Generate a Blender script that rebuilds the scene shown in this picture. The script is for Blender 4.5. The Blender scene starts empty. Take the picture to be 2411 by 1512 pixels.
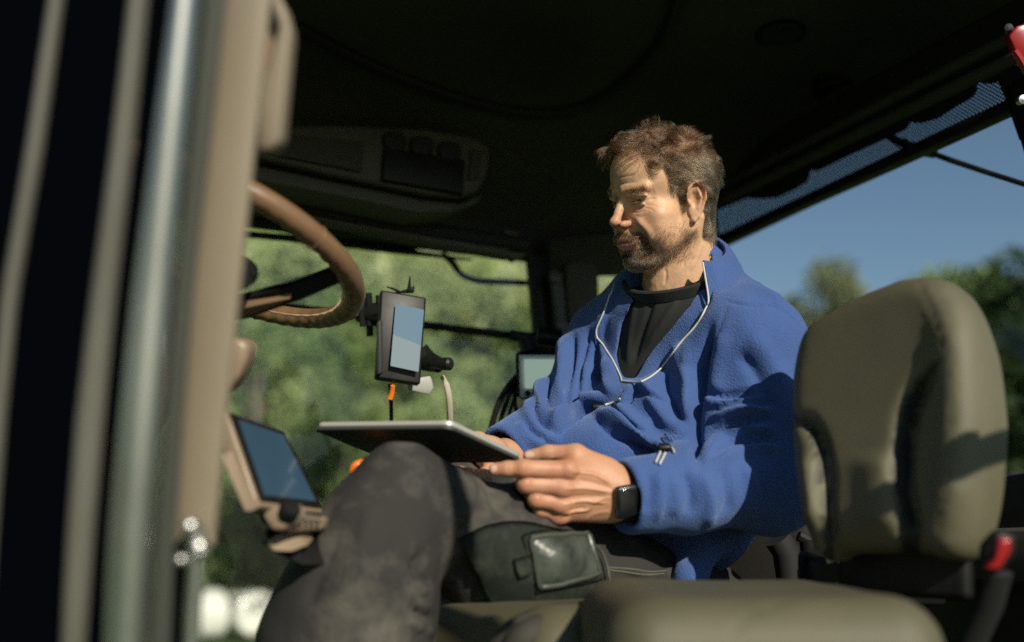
import bpy, bmesh, math
import numpy as np
from mathutils import Vector, Matrix, Euler
from mathutils.bvhtree import BVHTree

# ------------------------------------------------------------------ camera, world, sun, exposure
W, H, FP = 2411.0, 1512.0, 2344.0
PITCH, YAW = math.radians(12), math.radians(25)
ZV = np.array([0, 0, 1.0])
FH = np.array([math.sin(YAW), math.cos(YAW), 0])
RV = np.array([math.cos(YAW), -math.sin(YAW), 0])
FV = FH*math.cos(PITCH) + ZV*math.sin(PITCH)
UV = -FH*math.sin(PITCH) + ZV*math.cos(PITCH)
CAM = np.array([0, 0, 2.1])
scene = bpy.context.scene
C = scene.collection
cam = bpy.data.objects.new('camera', bpy.data.cameras.new('camera')); C.objects.link(cam)
cam.location = CAM
cam.rotation_euler = (math.pi/2 + PITCH, 0, -YAW)
cam.data.sensor_width = 36; cam.data.lens = 36*FP/W
cam.data.clip_start = .02; cam.data.clip_end = 2000
cam.data.dof.use_dof = True; cam.data.dof.focus_distance = 1.60; cam.data.dof.aperture_fstop = 1.35
cam.data.dof.aperture_blades = 9
scene.camera = cam
SUN_EL, SUN_AZ = math.radians(27), math.radians(180-2)   # azimuth clockwise from +Y
SD = np.array([math.cos(SUN_EL)*math.sin(SUN_AZ), math.cos(SUN_EL)*math.cos(SUN_AZ), math.sin(SUN_EL)])
world = bpy.data.worlds.new("World"); scene.world = world; world.use_nodes = True
_n = world.node_tree.nodes; _bg = _n['Background']
_sky = _n.new('ShaderNodeTexSky'); _sky.sky_type = 'NISHITA'; _sky.sun_disc = False
_sky.sun_elevation = SUN_EL; _sky.sun_rotation = SUN_AZ; _sky.air_density = 1.15; _sky.dust_density = .15; _sky.ozone_density = 2.6
world.node_tree.links.new(_sky.outputs[0], _bg.inputs[0]); _bg.inputs[1].default_value = .072
sun = bpy.data.objects.new('sun', bpy.data.lights.new('sun', 'SUN')); C.objects.link(sun)
sun.data.energy = 4.9; sun.data.angle = math.radians(.5); sun.data.color = (1, .915, .75)
sun.rotation_euler = Vector(SD).to_track_quat('Z', 'Y').to_euler(); sun.location = (0, -3, 8)
scene.view_settings.view_transform = 'Standard'; scene.view_settings.look = 'None'
scene.view_settings.exposure = .2; scene.view_settings.gamma = 1
scene.render.engine = 'CYCLES'
scene.cycles.use_denoising = False; scene.cycles.sample_clamp_indirect = 3.0
scene.cycles.max_bounces = 8; scene.cycles.transparent_max_bounces = 24

# ------------------------------------------------------------------ helpers
def P(px, py, d): return CAM + d*(FV + (px-W/2)/FP*RV + (H/2-py)/FP*UV)
def PP(l): return np.array([P(*a) for a in l])
def proj(p):
    q = np.asarray(p) - CAM; d = q@FV
    return np.stack([W/2+FP*(q@RV)/d, H/2-FP*(q@UV)/d, d], -1)
def PL(px, py, axis, val):
    v = P(px, py, 1.0)-CAM
    return CAM + v*((val-CAM[axis])/v[axis])
def tag(o, label=None, cat=None, group=None, kind=None):
    if label: o['label'] = label
    if cat: o['category'] = cat
    if group: o['group'] = group
    if kind: o['kind'] = kind
    return o
def empty(name, loc=(0, 0, 0), label=None, cat=None, group=None):
    o = bpy.data.objects.new(name, None); C.objects.link(o); o.location = loc; o.empty_display_size = .1
    bpy.context.view_layer.update()
    return tag(o, label, cat, group)
def link(name, me, mat, parent=None, smooth=True):
    """link mesh built in world space; keep it there under its parent"""
    o = bpy.data.objects.new(name, me); C.objects.link(o)
    if mat is not None:
        for m in (mat if isinstance(mat, list) else [mat]): me.materials.append(m)
    if parent is not None:
        o.parent = parent
        if parent.type == 'EMPTY': o.matrix_parent_inverse = Matrix.Translation(-Vector(parent.location))
    if smooth and hasattr(me, 'polygons'):
        me.polygons.foreach_set('use_smooth', [True]*len(me.polygons))
    return o
def mesh_from(v, f, name='m'):
    me = bpy.data.meshes.new(name); me.from_pydata([tuple(map(float, a)) for a in v], [], [tuple(map(int, a)) for a in f]); me.update(); return me
def nrm(v): v = np.asarray(v, float); return v/(np.linalg.norm(v, axis=-1, keepdims=True)+1e-12)
class MB:
    """collects shapes into one mesh"""
    def __init__(s): s.v = []; s.f = []; s.mi = []; s.cur = 0
    def add(s, v, f):
        o = len(s.v); s.v += [tuple(map(float, a)) for a in v]; s.f += [tuple(int(i)+o for i in a) for a in f]; s.mi += [s.cur]*len(f); return s
    def tube(s, pts, r, n=10, cap=True, flat=None, up=None):
        pts = np.asarray(pts, float); m = len(pts)
        r = np.full(m, r) if np.isscalar(r) else np.asarray(r, float)
        t = np.gradient(pts, axis=0); t = nrm(t)
        ref = np.array(up if up is not None else ([0, 0, 1.] if abs(t[0][2]) < .9 else [1., 0, 0]), float)
        V = []
        a = nrm(np.cross(t[0], ref))
        for i in range(m):
            a = nrm(a - t[i]*(a@t[i])); b = np.cross(t[i], a)
            for k in range(n):
                w = 2*math.pi*k/n; fb = 1 if flat is None else flat
                V.append(pts[i] + r[i]*(math.cos(w)*a + math.sin(w)*b*fb))
        F = []
        for i in range(m-1):
            for k in range(n):
                k2 = (k+1) % n; F.append((i*n+k, i*n+k2, (i+1)*n+k2, (i+1)*n+k))
        if cap: F += [tuple(range(n))[::-1], tuple(range((m-1)*n, m*n))]
        return s.add(V, F)
    def box(s, c, ax, h, bev=0.0):
        """c centre, ax 3 axes rows, h half sizes, chamfer bev"""
        c = np.asarray(c, float); ax = nrm(ax); h = np.asarray(h, float)
        bm = bmesh.new(); bmesh.ops.create_cube(bm, size=2)
        for v in bm.verts:
            v.co = Vector([v.co[i]*h[i] for i in range(3)])
        if bev > 0: bmesh.ops.bevel(bm, geom=list(bm.edges), offset=min(bev, min(h)*.95), segments=3, profile=.5, affect='EDGES')
        bm.verts.index_update()
        V = [c + v.co[0]*ax[0] + v.co[1]*ax[1] + v.co[2]*ax[2] for v in bm.verts]
        F = [[v.index for v in f.verts] for f in bm.faces]; bm.free()
        return s.add(V, F)
    def prism(s, poly, off, bev=0.0, seg=2):
        """closed 3D polygon extruded by vector off"""
        bm = bmesh.new(); vs = [bm.verts.new(tuple(map(float, p))) for p in poly]
        f = bm.faces.new(vs)
        r = bmesh.ops.extrude_face_region(bm, geom=[f])
        for g in r['geom']:
            if isinstance(g, bmesh.types.BMVert): g.co += Vector(tuple(map(float, off)))
        bmesh.ops.recalc_face_normals(bm, faces=bm.faces)
        if bev > 0: bmesh.ops.bevel(bm, geom=list(bm.edges), offset=bev, segments=seg, profile=.5, affect='EDGES', clamp_overlap=True)
        bmesh.ops.triangulate(bm, faces=[f for f in bm.faces if len(f.verts) > 4])
        bm.verts.index_update()
        V = [v.co[:] for v in bm.verts]; F = [[v.index for v in f.verts] for f in bm.faces]; bm.free()
        return s.add(V, F)
    def grid(s, pts, closed=False):
        pts = np.asarray(pts); m, n = pts.shape[:2]
        F = [(i*n+j, i*n+(j+1) % n, (i+1)*n+(j+1) % n, (i+1)*n+j) for i in range(m-1) for j in range(n if closed else n-1)]
        return s.add(pts.reshape(-1, 3), F)
    def lathe(s, c, axis, prof, n=24):
        axis = nrm(axis); a = nrm(np.cross(axis, [.3, .2, .93])); b = np.cross(axis, a); c = np.asarray(c, float)
        pts = np.array([[c + axis*h + max(r, 1e-5)*(math.cos(2*math.pi*k/n)*a + math.sin(2*math.pi*k/n)*b) for k in range(n)] for r, h in prof])
        return s.grid(pts, True)
    def build(s, name, mat, parent=None, smooth=True, sharp=True):
        me = mesh_from(s.v, s.f, name)
        me.polygons.foreach_set('material_index', s.mi)
        o = link(name, me, mat, parent, smooth)
        if smooth and sharp:
            try: me.set_sharp_from_angle(angle=math.radians(38))
            except Exception: pass
        return o
def catmull(pts, n=8, closed=False):
    pts = np.asarray(pts, float); out = []
    m = len(pts)
    for i in range(m if closed else m-1):
        if closed: p0, p1, p2, p3 = pts[(i-1) % m], pts[i], pts[(i+1) % m], pts[(i+2) % m]
        else: p0, p1, p2, p3 = pts[max(i-1, 0)], pts[i], pts[i+1], pts[min(i+2, m-1)]
        for k in range(n):
            t = k/n
            out.append(.5*((2*p1)+(-p0+p2)*t+(2*p0-5*p1+4*p2-p3)*t*t+(-p0+3*p1-3*p2+p3)*t**3))
    if not closed: out.append(pts[-1])
    return np.array(out)
def Rz(p, c, a):
    p = np.asarray(p, float)-c; ca, sa = math.cos(a), math.sin(a)
    return np.stack([p[..., 0]*ca-p[..., 1]*sa, p[..., 0]*sa+p[..., 1]*ca, p[..., 2]], -1)+c

# ---- value noise (numpy) for displacement
_rng = np.random.default_rng(7)
_perm = _rng.random((64, 64, 64)).astype(np.float32)
def vnoise(p):
    p = np.asarray(p); i = np.floor(p).astype(int); f = p-i; f = f*f*(3-2*f); i = i % 63
    r = 0
    for dx in (0, 1):
        for dy in (0, 1):
            for dz in (0, 1):
                w = (f[..., 0] if dx else 1-f[..., 0])*(f[..., 1] if dy else 1-f[..., 1])*(f[..., 2] if dz else 1-f[..., 2])
                r = r + w*_perm[i[..., 0]+dx, i[..., 1]+dy, i[..., 2]+dz]
    return r*2-1
def fnoise(p, o=3): return sum(vnoise(np.asarray(p)*2.03**k+k*7.3)*.5**k for k in range(o))

# ---- signed distance shapes and surface nets
def smin(a, b, k): h = np.clip(.5+.5*(b-a)/k, 0, 1); return b*(1-h)+a*h-k*h*(1-h)
def smax(a, b, k): return -smin(-a, -b, k)
def s_ell(p, c, r, R=None):
    q = p-np.asarray(c)
    if R is not None: q = q@np.asarray(R).T
    r = np.asarray(r); k0 = np.linalg.norm(q/r, axis=-1); k1 = np.linalg.norm(q/(r*r), axis=-1)+1e-9
    return k0*(k0-1)/k1
def s_cap(p, a, b, ra, rb):
    a = np.asarray(a, float); b = np.asarray(b, float); ab = b-a
    t = np.clip(((p-a)@ab)/(ab@ab+1e-12), 0, 1)
    return np.linalg.norm(p-a-t[..., None]*ab, axis=-1)-(ra+(rb-ra)*t)
def s_ecap(p, a, b, ra, rb, ax, fa):
    """capsule flattened along axis ax by factor fa (<1 thinner)"""
    ax = nrm(ax); a = np.asarray(a, float); b = np.asarray(b, float)
    def st(x): return x + (x@ax)[..., None]*ax*(1/fa-1)
    return s_cap(st(p), st(a), st(b), ra, rb)*min(1, fa*1.25)
def s_chain(p, pts, rs, k=None):
    d = None
    for i in range(len(pts)-1):
        e = s_cap(p, pts[i], pts[i+1], rs[i], rs[i+1]); d = e if d is None else (np.minimum(d, e) if k is None else smin(d, e, k))
    return d
def sdf_mesh(fn, lo, hi, h, blk=8, margin=2.0):
    lo = np.asarray(lo, float); hi = np.asarray(hi, float)
    nb = np.ceil((hi-lo)/(h*blk)).astype(int); n = nb*blk+1
    ax = [lo[i]+h*blk*(np.arange(nb[i])+.5) for i in range(3)]
    ctr = np.stack(np.meshgrid(*ax, indexing='ij'), -1)
    dc = fn(ctr.reshape(-1, 3)).reshape(nb)
    D = np.repeat(np.repeat(np.repeat(dc, blk, 0), blk, 1), blk, 2)
    D = np.pad(D, ((0, 1), (0, 1), (0, 1)), mode='edge').astype(np.float32)
    near = np.argwhere(np.abs(dc) < h*blk*.87*margin)
    g = np.stack(np.meshgrid(*[np.arange(blk+1)]*3, indexing='ij'), -1).reshape(-1, 3)
    for s in range(0, len(near), 400):
        b = near[s:s+400]; idx = (b[:, None]*blk+g[None]).reshape(-1, 3)
        D[idx[:, 0], idx[:, 1], idx[:, 2]] = fn(lo+h*idx)
    S = D < 0
    c = S[:-1, :-1, :-1].astype(np.int8)
    for dx in (0, 1):
        for dy in (0, 1):
            for dz in (0, 1):
                if dx+dy+dz: c = c+S[dx:n[0]-1+dx, dy:n[1]-1+dy, dz:n[2]-1+dz]
    act = (c > 0) & (c < 8); cid = np.full(c.shape, -1, int); cells = np.argwhere(act); cid[act] = np.arange(len(cells))
    acc = np.zeros((len(cells), 3)); cnt = np.zeros(len(cells))
    corners = [(x, y, z) for x in (0, 1) for y in (0, 1) for z in (0, 1)]
    for a in range(8):
        for b in range(a+1, 8):
            ca, cb = np.array(corners[a]), np.array(corners[b])
            if np.abs(ca-cb).sum() != 1: continue
            ia, ib = cells+ca, cells+cb
            da = D[ia[:, 0], ia[:, 1], ia[:, 2]]; db = D[ib[:, 0], ib[:, 1], ib[:, 2]]
            m = (da < 0) != (db < 0); t = np.where(m, da/(da-db+1e-20), 0)
            acc += np.where(m[:, None], ca+(cb-ca)*t[:, None], 0); cnt += m
    V = lo+h*(cells+acc/np.maximum(cnt, 1)[:, None])
    F = []
    for axis in range(3):
        o1, o2 = [(1, 2), (2, 0), (0, 1)][axis]
        sl = [slice(1, -1)]*3; sl[axis] = slice(0, -1)
        A = D[tuple(sl)] < 0; sl2 = list(sl); sl2[axis] = slice(1, None); B = D[tuple(sl2)] < 0
        for flag in (0, 1):
            e = np.argwhere(A & ~B if flag else ~A & B)
            if not len(e): continue
            base = e.copy(); base[:, o1] += 1; base[:, o2] += 1
            q = []
            for (u1, u2) in ((0, 0), (-1, 0), (-1, -1), (0, -1)):
                k = base.copy(); k[:, o1] += u1; k[:, o2] += u2
                q.append(cid[k[:, 0], k[:, 1], k[:, 2]])
            q = np.stack(q, -1); q = q if flag else q[:, ::-1]
            F.append(q[(q >= 0).all(1)])
    return V, np.concatenate(F)
def np_mesh(name, V, F):
    me = bpy.data.meshes.new(name); V = np.asarray(V, np.float32); F = np.asarray(F, np.int32)
    me.vertices.add(len(V)); me.vertices.foreach_set('co', V.ravel())
    k = F.shape[1]; me.loops.add(F.size); me.loops.foreach_set('vertex_index', F.ravel())
    me.polygons.add(len(F)); me.polygons.foreach_set('loop_start', np.arange(len(F), dtype=np.int32)*k)
    me.polygons.foreach_set('loop_total', np.full(len(F), k, np.int32)); me.update(calc_edges=True); me.validate(); return me
def vnormals(V, F):
    n = np.cross(V[F[:, 2]]-V[F[:, 0]], V[F[:, 3]]-V[F[:, 1]]) if F.shape[1] == 4 else np.cross(V[F[:, 1]]-V[F[:, 0]], V[F[:, 2]]-V[F[:, 0]])
    N = np.zeros_like(V)
    for k in range(F.shape[1]): np.add.at(N, F[:, k], n)
    return nrm(N)
def relax(V, F, it=1, lam=.5):
    for _ in range(it):
        A = np.zeros_like(V); c = np.zeros(len(V)); k = F.shape[1]
        for i in range(k):
            a, b = F[:, i], F[:, (i+1) % k]
            np.add.at(A, a, V[b]); np.add.at(c, a, 1); np.add.at(A, b, V[a]); np.add.at(c, b, 1)
        V = V+(A/np.maximum(c, 1)[:, None]-V)*lam
    return V
def set_attr(me, name, val):
    a = me.attributes.new(name, 'FLOAT', 'POINT'); a.data.foreach_set('value', np.asarray(val, np.float32))
def polydist(q, line):
    """distance of 2D points to a polyline, and parameter 0..1 along it"""
    line = np.asarray(line, float); best = np.full(len(q), 1e9); par = np.zeros(len(q)); side = np.zeros(len(q))
    L = np.r_[0, np.cumsum(np.linalg.norm(np.diff(line, axis=0), axis=1))]
    for i in range(len(line)-1):
        a, b = line[i], line[i+1]; ab = b-a; t = np.clip(((q-a)@ab)/(ab@ab+1e-9), 0, 1)
        w = q-a-t[:, None]*ab; d = np.linalg.norm(w, axis=1); m = d < best
        best[m] = d[m]; par[m] = ((L[i]+t*(L[i+1]-L[i]))/L[-1])[m]; side[m] = np.sign(ab[0]*w[:, 1]-ab[1]*w[:, 0])[m]
    return best, par, side
def inpoly(q, poly):
    poly = np.asarray(poly, float); x, y = q[:, 0], q[:, 1]; c = np.zeros(len(q), bool); j = len(poly)-1
    for i in range(len(poly)):
        a, b = poly[i], poly[j]
        c ^= ((a[1] > y) != (b[1] > y)) & (x < (b[0]-a[0])*(y-a[1])/(b[1]-a[1]+1e-12)+a[0]); j = i
    return c
def folds(V, N, lst, smoothk=1.0):
    """add cloth folds: (polyline px, width px, height m) drawn where the camera-side surface is"""
    pr = proj(V); face = ((V-CAM)*N).sum(1) < 0.02
    D = np.zeros(len(V))
    for line, w, hgt, *lp in lst:
        lip = bool(lp and lp[0]); dmin = lp[1] if len(lp) > 1 else 0
        ln = catmull(np.array(line, float), 6) if len(line) > 2 else np.array(line, float)
        lo, hi = ln.min(0)-3*w, ln.max(0)+3*w
        m = face & (pr[:, 2] > dmin) & (pr[:, 0] > lo[0]) & (pr[:, 0] < hi[0]) & (pr[:, 1] > lo[1]) & (pr[:, 1] < hi[1])
        if not m.any(): continue
        d, t, sd = polydist(pr[m, :2], ln)
        taper = np.clip(np.minimum(t, 1-t)*(4 if lip else 5)+(.0 if lip else .12), 0, 1); taper = taper*taper*(3-2*taper) if lip else taper
        if lip:
            s = d*sd; D[m] += hgt*taper*(np.exp(-((s-1.0*w)/(1.25*w))**2)-.95*np.exp(-((s+.35*w)/(.55*w))**2))
        else: D[m] += hgt*np.exp(-(d/w)**2)*taper
    return V+N*D[:, None]

# ------------------------------------------------------------------ materials
def mat(name, col, rough=.6, metal=0, spec=.5, bump=None, vary=0, vscale=8, trans=0, sheen=0, emit=None, estr=0, alpha=1, coat=0, sss=0):
    m = bpy.data.materials.new(name); m.use_nodes = True; nt = m.node_tree; b = nt.nodes['Principled BSDF']
    b.inputs['Base Color'].default_value = (*col, 1); b.inputs['Roughness'].default_value = rough; b.inputs['Metallic'].default_value = metal
    b.inputs['Specular IOR Level'].default_value = spec; b.inputs['Transmission Weight'].default_value = trans
    b.inputs['Sheen Weight'].default_value = sheen; b.inputs['Coat Weight'].default_value = coat; b.inputs['Alpha'].default_value = alpha
    if emit: b.inputs['Emission Color'].default_value = (*emit, 1); b.inputs['Emission Strength'].default_value = estr
    if sss: b.inputs['Subsurface Weight'].default_value = sss; b.inputs['Subsurface Radius'].default_value = (.008, .003, .0015); b.inputs['Subsurface Scale'].default_value = 1
    tc = nt.nodes.new('ShaderNodeTexCoord')
    if vary:
        nz = nt.nodes.new('ShaderNodeTexNoise'); nz.inputs['Scale'].default_value = vscale; nz.inputs['Detail'].default_value = 6
        nt.links.new(tc.outputs['Object'], nz.inputs['Vector'])
        mx = nt.nodes.new('ShaderNodeMix'); mx.data_type = 'RGBA'
        mx.inputs[6].default_value = (*[c*(1-vary) for c in col], 1); mx.inputs[7].default_value = (*[min(1, c*(1+vary)) for c in col], 1)
        mr = nt.nodes.new('ShaderNodeMapRange'); mr.inputs[1].default_value = .3; mr.inputs[2].default_value = .7
        nt.links.new(nz.outputs[0], mr.inputs[0]); nt.links.new(mr.outputs[0], mx.inputs[0]); nt.links.new(mx.outputs[2], b.inputs['Base Color'])
        mr2 = nt.nodes.new('ShaderNodeMapRange'); mr2.inputs[3].default_value = max(0, rough-.1); mr2.inputs[4].default_value = min(1, rough+.1)
        nt.links.new(nz.outputs[0], mr2.inputs[0]); nt.links.new(mr2.outputs[0], b.inputs['Roughness'])
    if bump:
        kind, sc, st, dist = bump
        if kind == 'voronoi': t = nt.nodes.new('ShaderNodeTexVoronoi')
        else: t = nt.nodes.new('ShaderNodeTexNoise'); t.inputs['Detail'].default_value = 4
        t.inputs['Scale'].default_value = sc; nt.links.new(tc.outputs['Object'], t.inputs['Vector'])
        bp = nt.nodes.new('ShaderNodeBump'); bp.inputs['Strength'].default_value = st; bp.inputs['Distance'].default_value = dist
        nt.links.new(t.outputs[0], bp.inputs['Height']); nt.links.new(bp.outputs[0], b.inputs['Normal'])
    return m
def node(nt, typ, **kw):
    n = nt.nodes.new(typ)
    for k, v in kw.items():
        if k.startswith('i_'): n.inputs[int(k[2:]) if k[2:].isdigit() else k[2:]].default_value = v
        else: setattr(n, k, v)
    return n
# ------------------------------------------------------------------ material library
M = {}
def skin_mat():
    m = mat('skin', (.5, .3, .2), rough=.5, spec=.38, sss=.12); nt = m.node_tree; b = nt.nodes['Principled BSDF']
    A = lambda n: node(nt, 'ShaderNodeAttribute', attribute_name=n).outputs['Fac']
    tc = node(nt, 'ShaderNodeTexCoord'); nz = node(nt, 'ShaderNodeTexNoise', i_Scale=45, i_Detail=6); nt.links.new(tc.outputs['Object'], nz.inputs['Vector'])
    def mix(fac, a, c):
        mx = node(nt, 'ShaderNodeMix', data_type='RGBA')
        if isinstance(fac, (int, float)): mx.inputs[0].default_value = fac
        else: nt.links.new(fac, mx.inputs[0])
        for i, v in ((6, a), (7, c)):
            if isinstance(v, tuple): mx.inputs[i].default_value = (*v, 1)
            else: nt.links.new(v, mx.inputs[i])
        return mx.outputs[2]
    c0 = mix(nz.outputs[0], (.64, .41, .26), (.49, .285, .17))
    c1 = mix(A('red'), c0, (.40, .185, .11))
    c2 = mix(A('lip'), c1, (.42, .19, .14))
    st = node(nt, 'ShaderNodeMath', operation='MULTIPLY'); nt.links.new(A('stub'), st.inputs[0]); st.inputs[1].default_value = .68
    c3 = mix(st.outputs[0], c2, (.12, .075, .05))
    c4 = mix(A('nail'), c3, (.62, .42, .33))
    nt.links.new(c4, b.inputs['Base Color'])
    n2 = node(nt, 'ShaderNodeTexVoronoi', i_Scale=900); nt.links.new(tc.outputs['Object'], n2.inputs['Vector'])
    n3 = node(nt, 'ShaderNodeTexNoise', i_Scale=160, i_Detail=5); nt.links.new(tc.outputs['Object'], n3.inputs['Vector'])
    ad = node(nt, 'ShaderNodeMath', operation='ADD'); nt.links.new(n2.outputs[0], ad.inputs[0]); nt.links.new(n3.outputs[0], ad.inputs[1])
    bp = node(nt, 'ShaderNodeBump', i_Strength=.22, i_Distance=.0007); nt.links.new(ad.outputs[0], bp.inputs['Height']); nt.links.new(bp.outputs[0], b.inputs['Normal'])
    return m
def hair_mat():
    m = mat('hair', (.1, .06, .03), rough=.32, spec=.8); nt = m.node_tree; b = nt.nodes['Principled BSDF']
    t = node(nt, 'ShaderNodeAttribute', attribute_name='tone'); g = node(nt, 'ShaderNodeAttribute', attribute_name='grey')
    mx = node(nt, 'ShaderNodeMix', data_type='RGBA'); mx.inputs[6].default_value = (.0025, .0012, .0007, 1); mx.inputs[7].default_value = (.075, .031, .010, 1); nt.links.new(t.outputs['Fac'], mx.inputs[0])
    m2 = node(nt, 'ShaderNodeMix', data_type='RGBA'); m2.inputs[6].default_value = (.008, .006, .004, 1); m2.inputs[7].default_value = (.17, .14, .085, 1); nt.links.new(t.outputs['Fac'], m2.inputs[0])
    m3 = node(nt, 'ShaderNodeMix', data_type='RGBA'); nt.links.new(g.outputs['Fac'], m3.inputs[0]); nt.links.new(mx.outputs[2], m3.inputs[6]); nt.links.new(m2.outputs[2], m3.inputs[7])
    h = node(nt, 'ShaderNodeBsdfHairPrincipled', parametrization='COLOR'); nt.links.new(m3.outputs[2], h.inputs['Color']); h.inputs['Roughness'].default_value = .3; h.inputs['Radial Roughness'].default_value = .45; h.inputs['Coat'].default_value = .2
    nt.links.new(h.outputs[0], nt.nodes['Material Output'].inputs[0])
    return m
M['skin'] = skin_mat(); M['hair'] = hair_mat()
M['eye'] = mat('eye_white', (.5, .42, .36), rough=.15)
M['iris'] = mat('iris', (.05, .06, .05), rough=.1)
M['black'] = mat('black_plastic', (.008, .008, .008), spec=.25, rough=.45, vary=.3, vscale=30)
M['blacksoft'] = mat('black_rubber', (.008, .008, .009), rough=.75)
M['beige'] = mat('beige_plastic', (.23, .172, .118), rough=.42, vary=.08, vscale=12, bump=('noise', 900, .15, .0004))
M['beiged'] = mat('brown_plastic', (.20, .125, .08), rough=.38, vary=.1, vscale=14, bump=('noise', 900, .15, .0004))
M['chrome'] = mat('brushed_metal', (.50, .51, .50), rough=.42, metal=1, vary=.12, vscale=6)
M['grey'] = mat('grey_plastic', (.33, .33, .31), rough=.5, vary=.06)
M['zip'] = mat('zip_white', (.48, .48, .45), rough=.5, bump=('noise', 1500, .5, .0005))
M['redp'] = mat('red_plastic', (.26, .008, .010), rough=.3)
M['orange'] = mat('orange_plastic', (.75, .17, .012), rough=.3)
def fleece_mat():
    m = mat('fleece', (.05, .1, .35), rough=.95, spec=.1, sheen=.35); nt = m.node_tree; b = nt.nodes['Principled BSDF']
    tc = node(nt, 'ShaderNodeTexCoord'); n1 = node(nt, 'ShaderNodeTexNoise', i_Scale=320, i_Detail=3); n2 = node(nt, 'ShaderNodeTexNoise', i_Scale=9, i_Detail=5); v = node(nt, 'ShaderNodeTexVoronoi', i_Scale=480)
    for n in (n1, n2, v): nt.links.new(tc.outputs['Object'], n.inputs['Vector'])
    ad = node(nt, 'ShaderNodeMath', operation='ADD'); nt.links.new(n1.outputs[0], ad.inputs[0])
    sc = node(nt, 'ShaderNodeMath', operation='MULTIPLY'); nt.links.new(v.outputs[0], sc.inputs[0]); sc.inputs[1].default_value = .6; nt.links.new(sc.outputs[0], ad.inputs[1])
    bp = node(nt, 'ShaderNodeBump', i_Strength=.8, i_Distance=.002); nt.links.new(ad.outputs[0], bp.inputs['Height']); nt.links.new(bp.outputs[0], b.inputs['Normal'])
    mx = node(nt, 'ShaderNodeMix', data_type='RGBA'); nt.links.new(n2.outputs[0], mx.inputs[0]); mx.inputs[6].default_value = (.036, .074, .215, 1); mx.inputs[7].default_value = (.060, .112, .290, 1)
    nt.links.new(mx.outputs[2], b.inputs['Base Color']); b.inputs['Sheen Tint'].default_value = (.45, .6, 1, 1)
    return m
def dusty(name, base, dust_or_veil, sc, thr=.52, rough=.85, bump=.5):
    m = mat(name, base, rough=rough, spec=.25); nt = m.node_tree; b = nt.nodes['Principled BSDF']
    tc = node(nt, 'ShaderNodeTexCoord'); n = node(nt, 'ShaderNodeTexNoise', i_Scale=sc, i_Detail=8, i_Roughness=.65); nt.links.new(tc.outputs['Object'], n.inputs['Vector'])
    mr = node(nt, 'ShaderNodeMapRange'); mr.inputs[1].default_value = thr-.08; mr.inputs[2].default_value = thr+.2; nt.links.new(n.outputs[0], mr.inputs[0])
    mx = node(nt, 'ShaderNodeMix', data_type='RGBA'); nt.links.new(mr.outputs[0], mx.inputs[0]); mx.inputs[6].default_value = (*base, 1); mx.inputs[7].default_value = (*dust_or_veil, 1); nt.links.new(mx.outputs[2], b.inputs['Base Color'])
    n2 = node(nt, 'ShaderNodeTexNoise', i_Scale=260, i_Detail=4); nt.links.new(tc.outputs['Object'], n2.inputs['Vector'])
    ad = node(nt, 'ShaderNodeMath', operation='ADD'); nt.links.new(n.outputs[0], ad.inputs[0]); nt.links.new(n2.outputs[0], ad.inputs[1])
    bp = node(nt, 'ShaderNodeBump', i_Strength=bump, i_Distance=.002); nt.links.new(ad.outputs[0], bp.inputs['Height']); nt.links.new(bp.outputs[0], b.inputs['Normal'])
    return m
M['fleece'] = fleece_mat()
M['tee'] = mat('black_cotton', (.012, .014, .013), rough=.9, bump=('noise', 500, .4, .001))
M['denim'] = dusty('charcoal_canvas', (.027, .0262, .0255), (.115, .107, .088), 9, .55)
M['pocket'] = dusty('green_canvas', (.012, .017, .013), (.045, .05, .034), 22, .55)
M['leather'] = mat('black_leather', (.014, .017, .016), rough=.55, bump=('noise', 420, .5, .0008))
M['greyd'] = mat('dark_grey_plastic', (.05, .05, .048), rough=.5)
M['alu'] = mat('satin_aluminium', (.42, .42, .38), rough=.38, metal=.35)
M['glassblack'] = mat('black_glass', (.008, .009, .01), rough=.06, spec=.6)
M['watchrim'] = mat('dark_steel', (.10, .10, .10), rough=.25, metal=.9)
M['strap'] = mat('watch_rubber', (.03, .034, .03), rough=.55)
M['pvc'] = mat('clear_vinyl', (.045, .055, .045), rough=.38, spec=.4, vary=.7, vscale=26, bump=('noise', 30, .35, .012))
M['pvcedge'] = mat('grey_vinyl', (.05, .055, .045), rough=.4)
M['stitch'] = mat('olive_thread', (.12, .12, .08), rough=.8)
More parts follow.
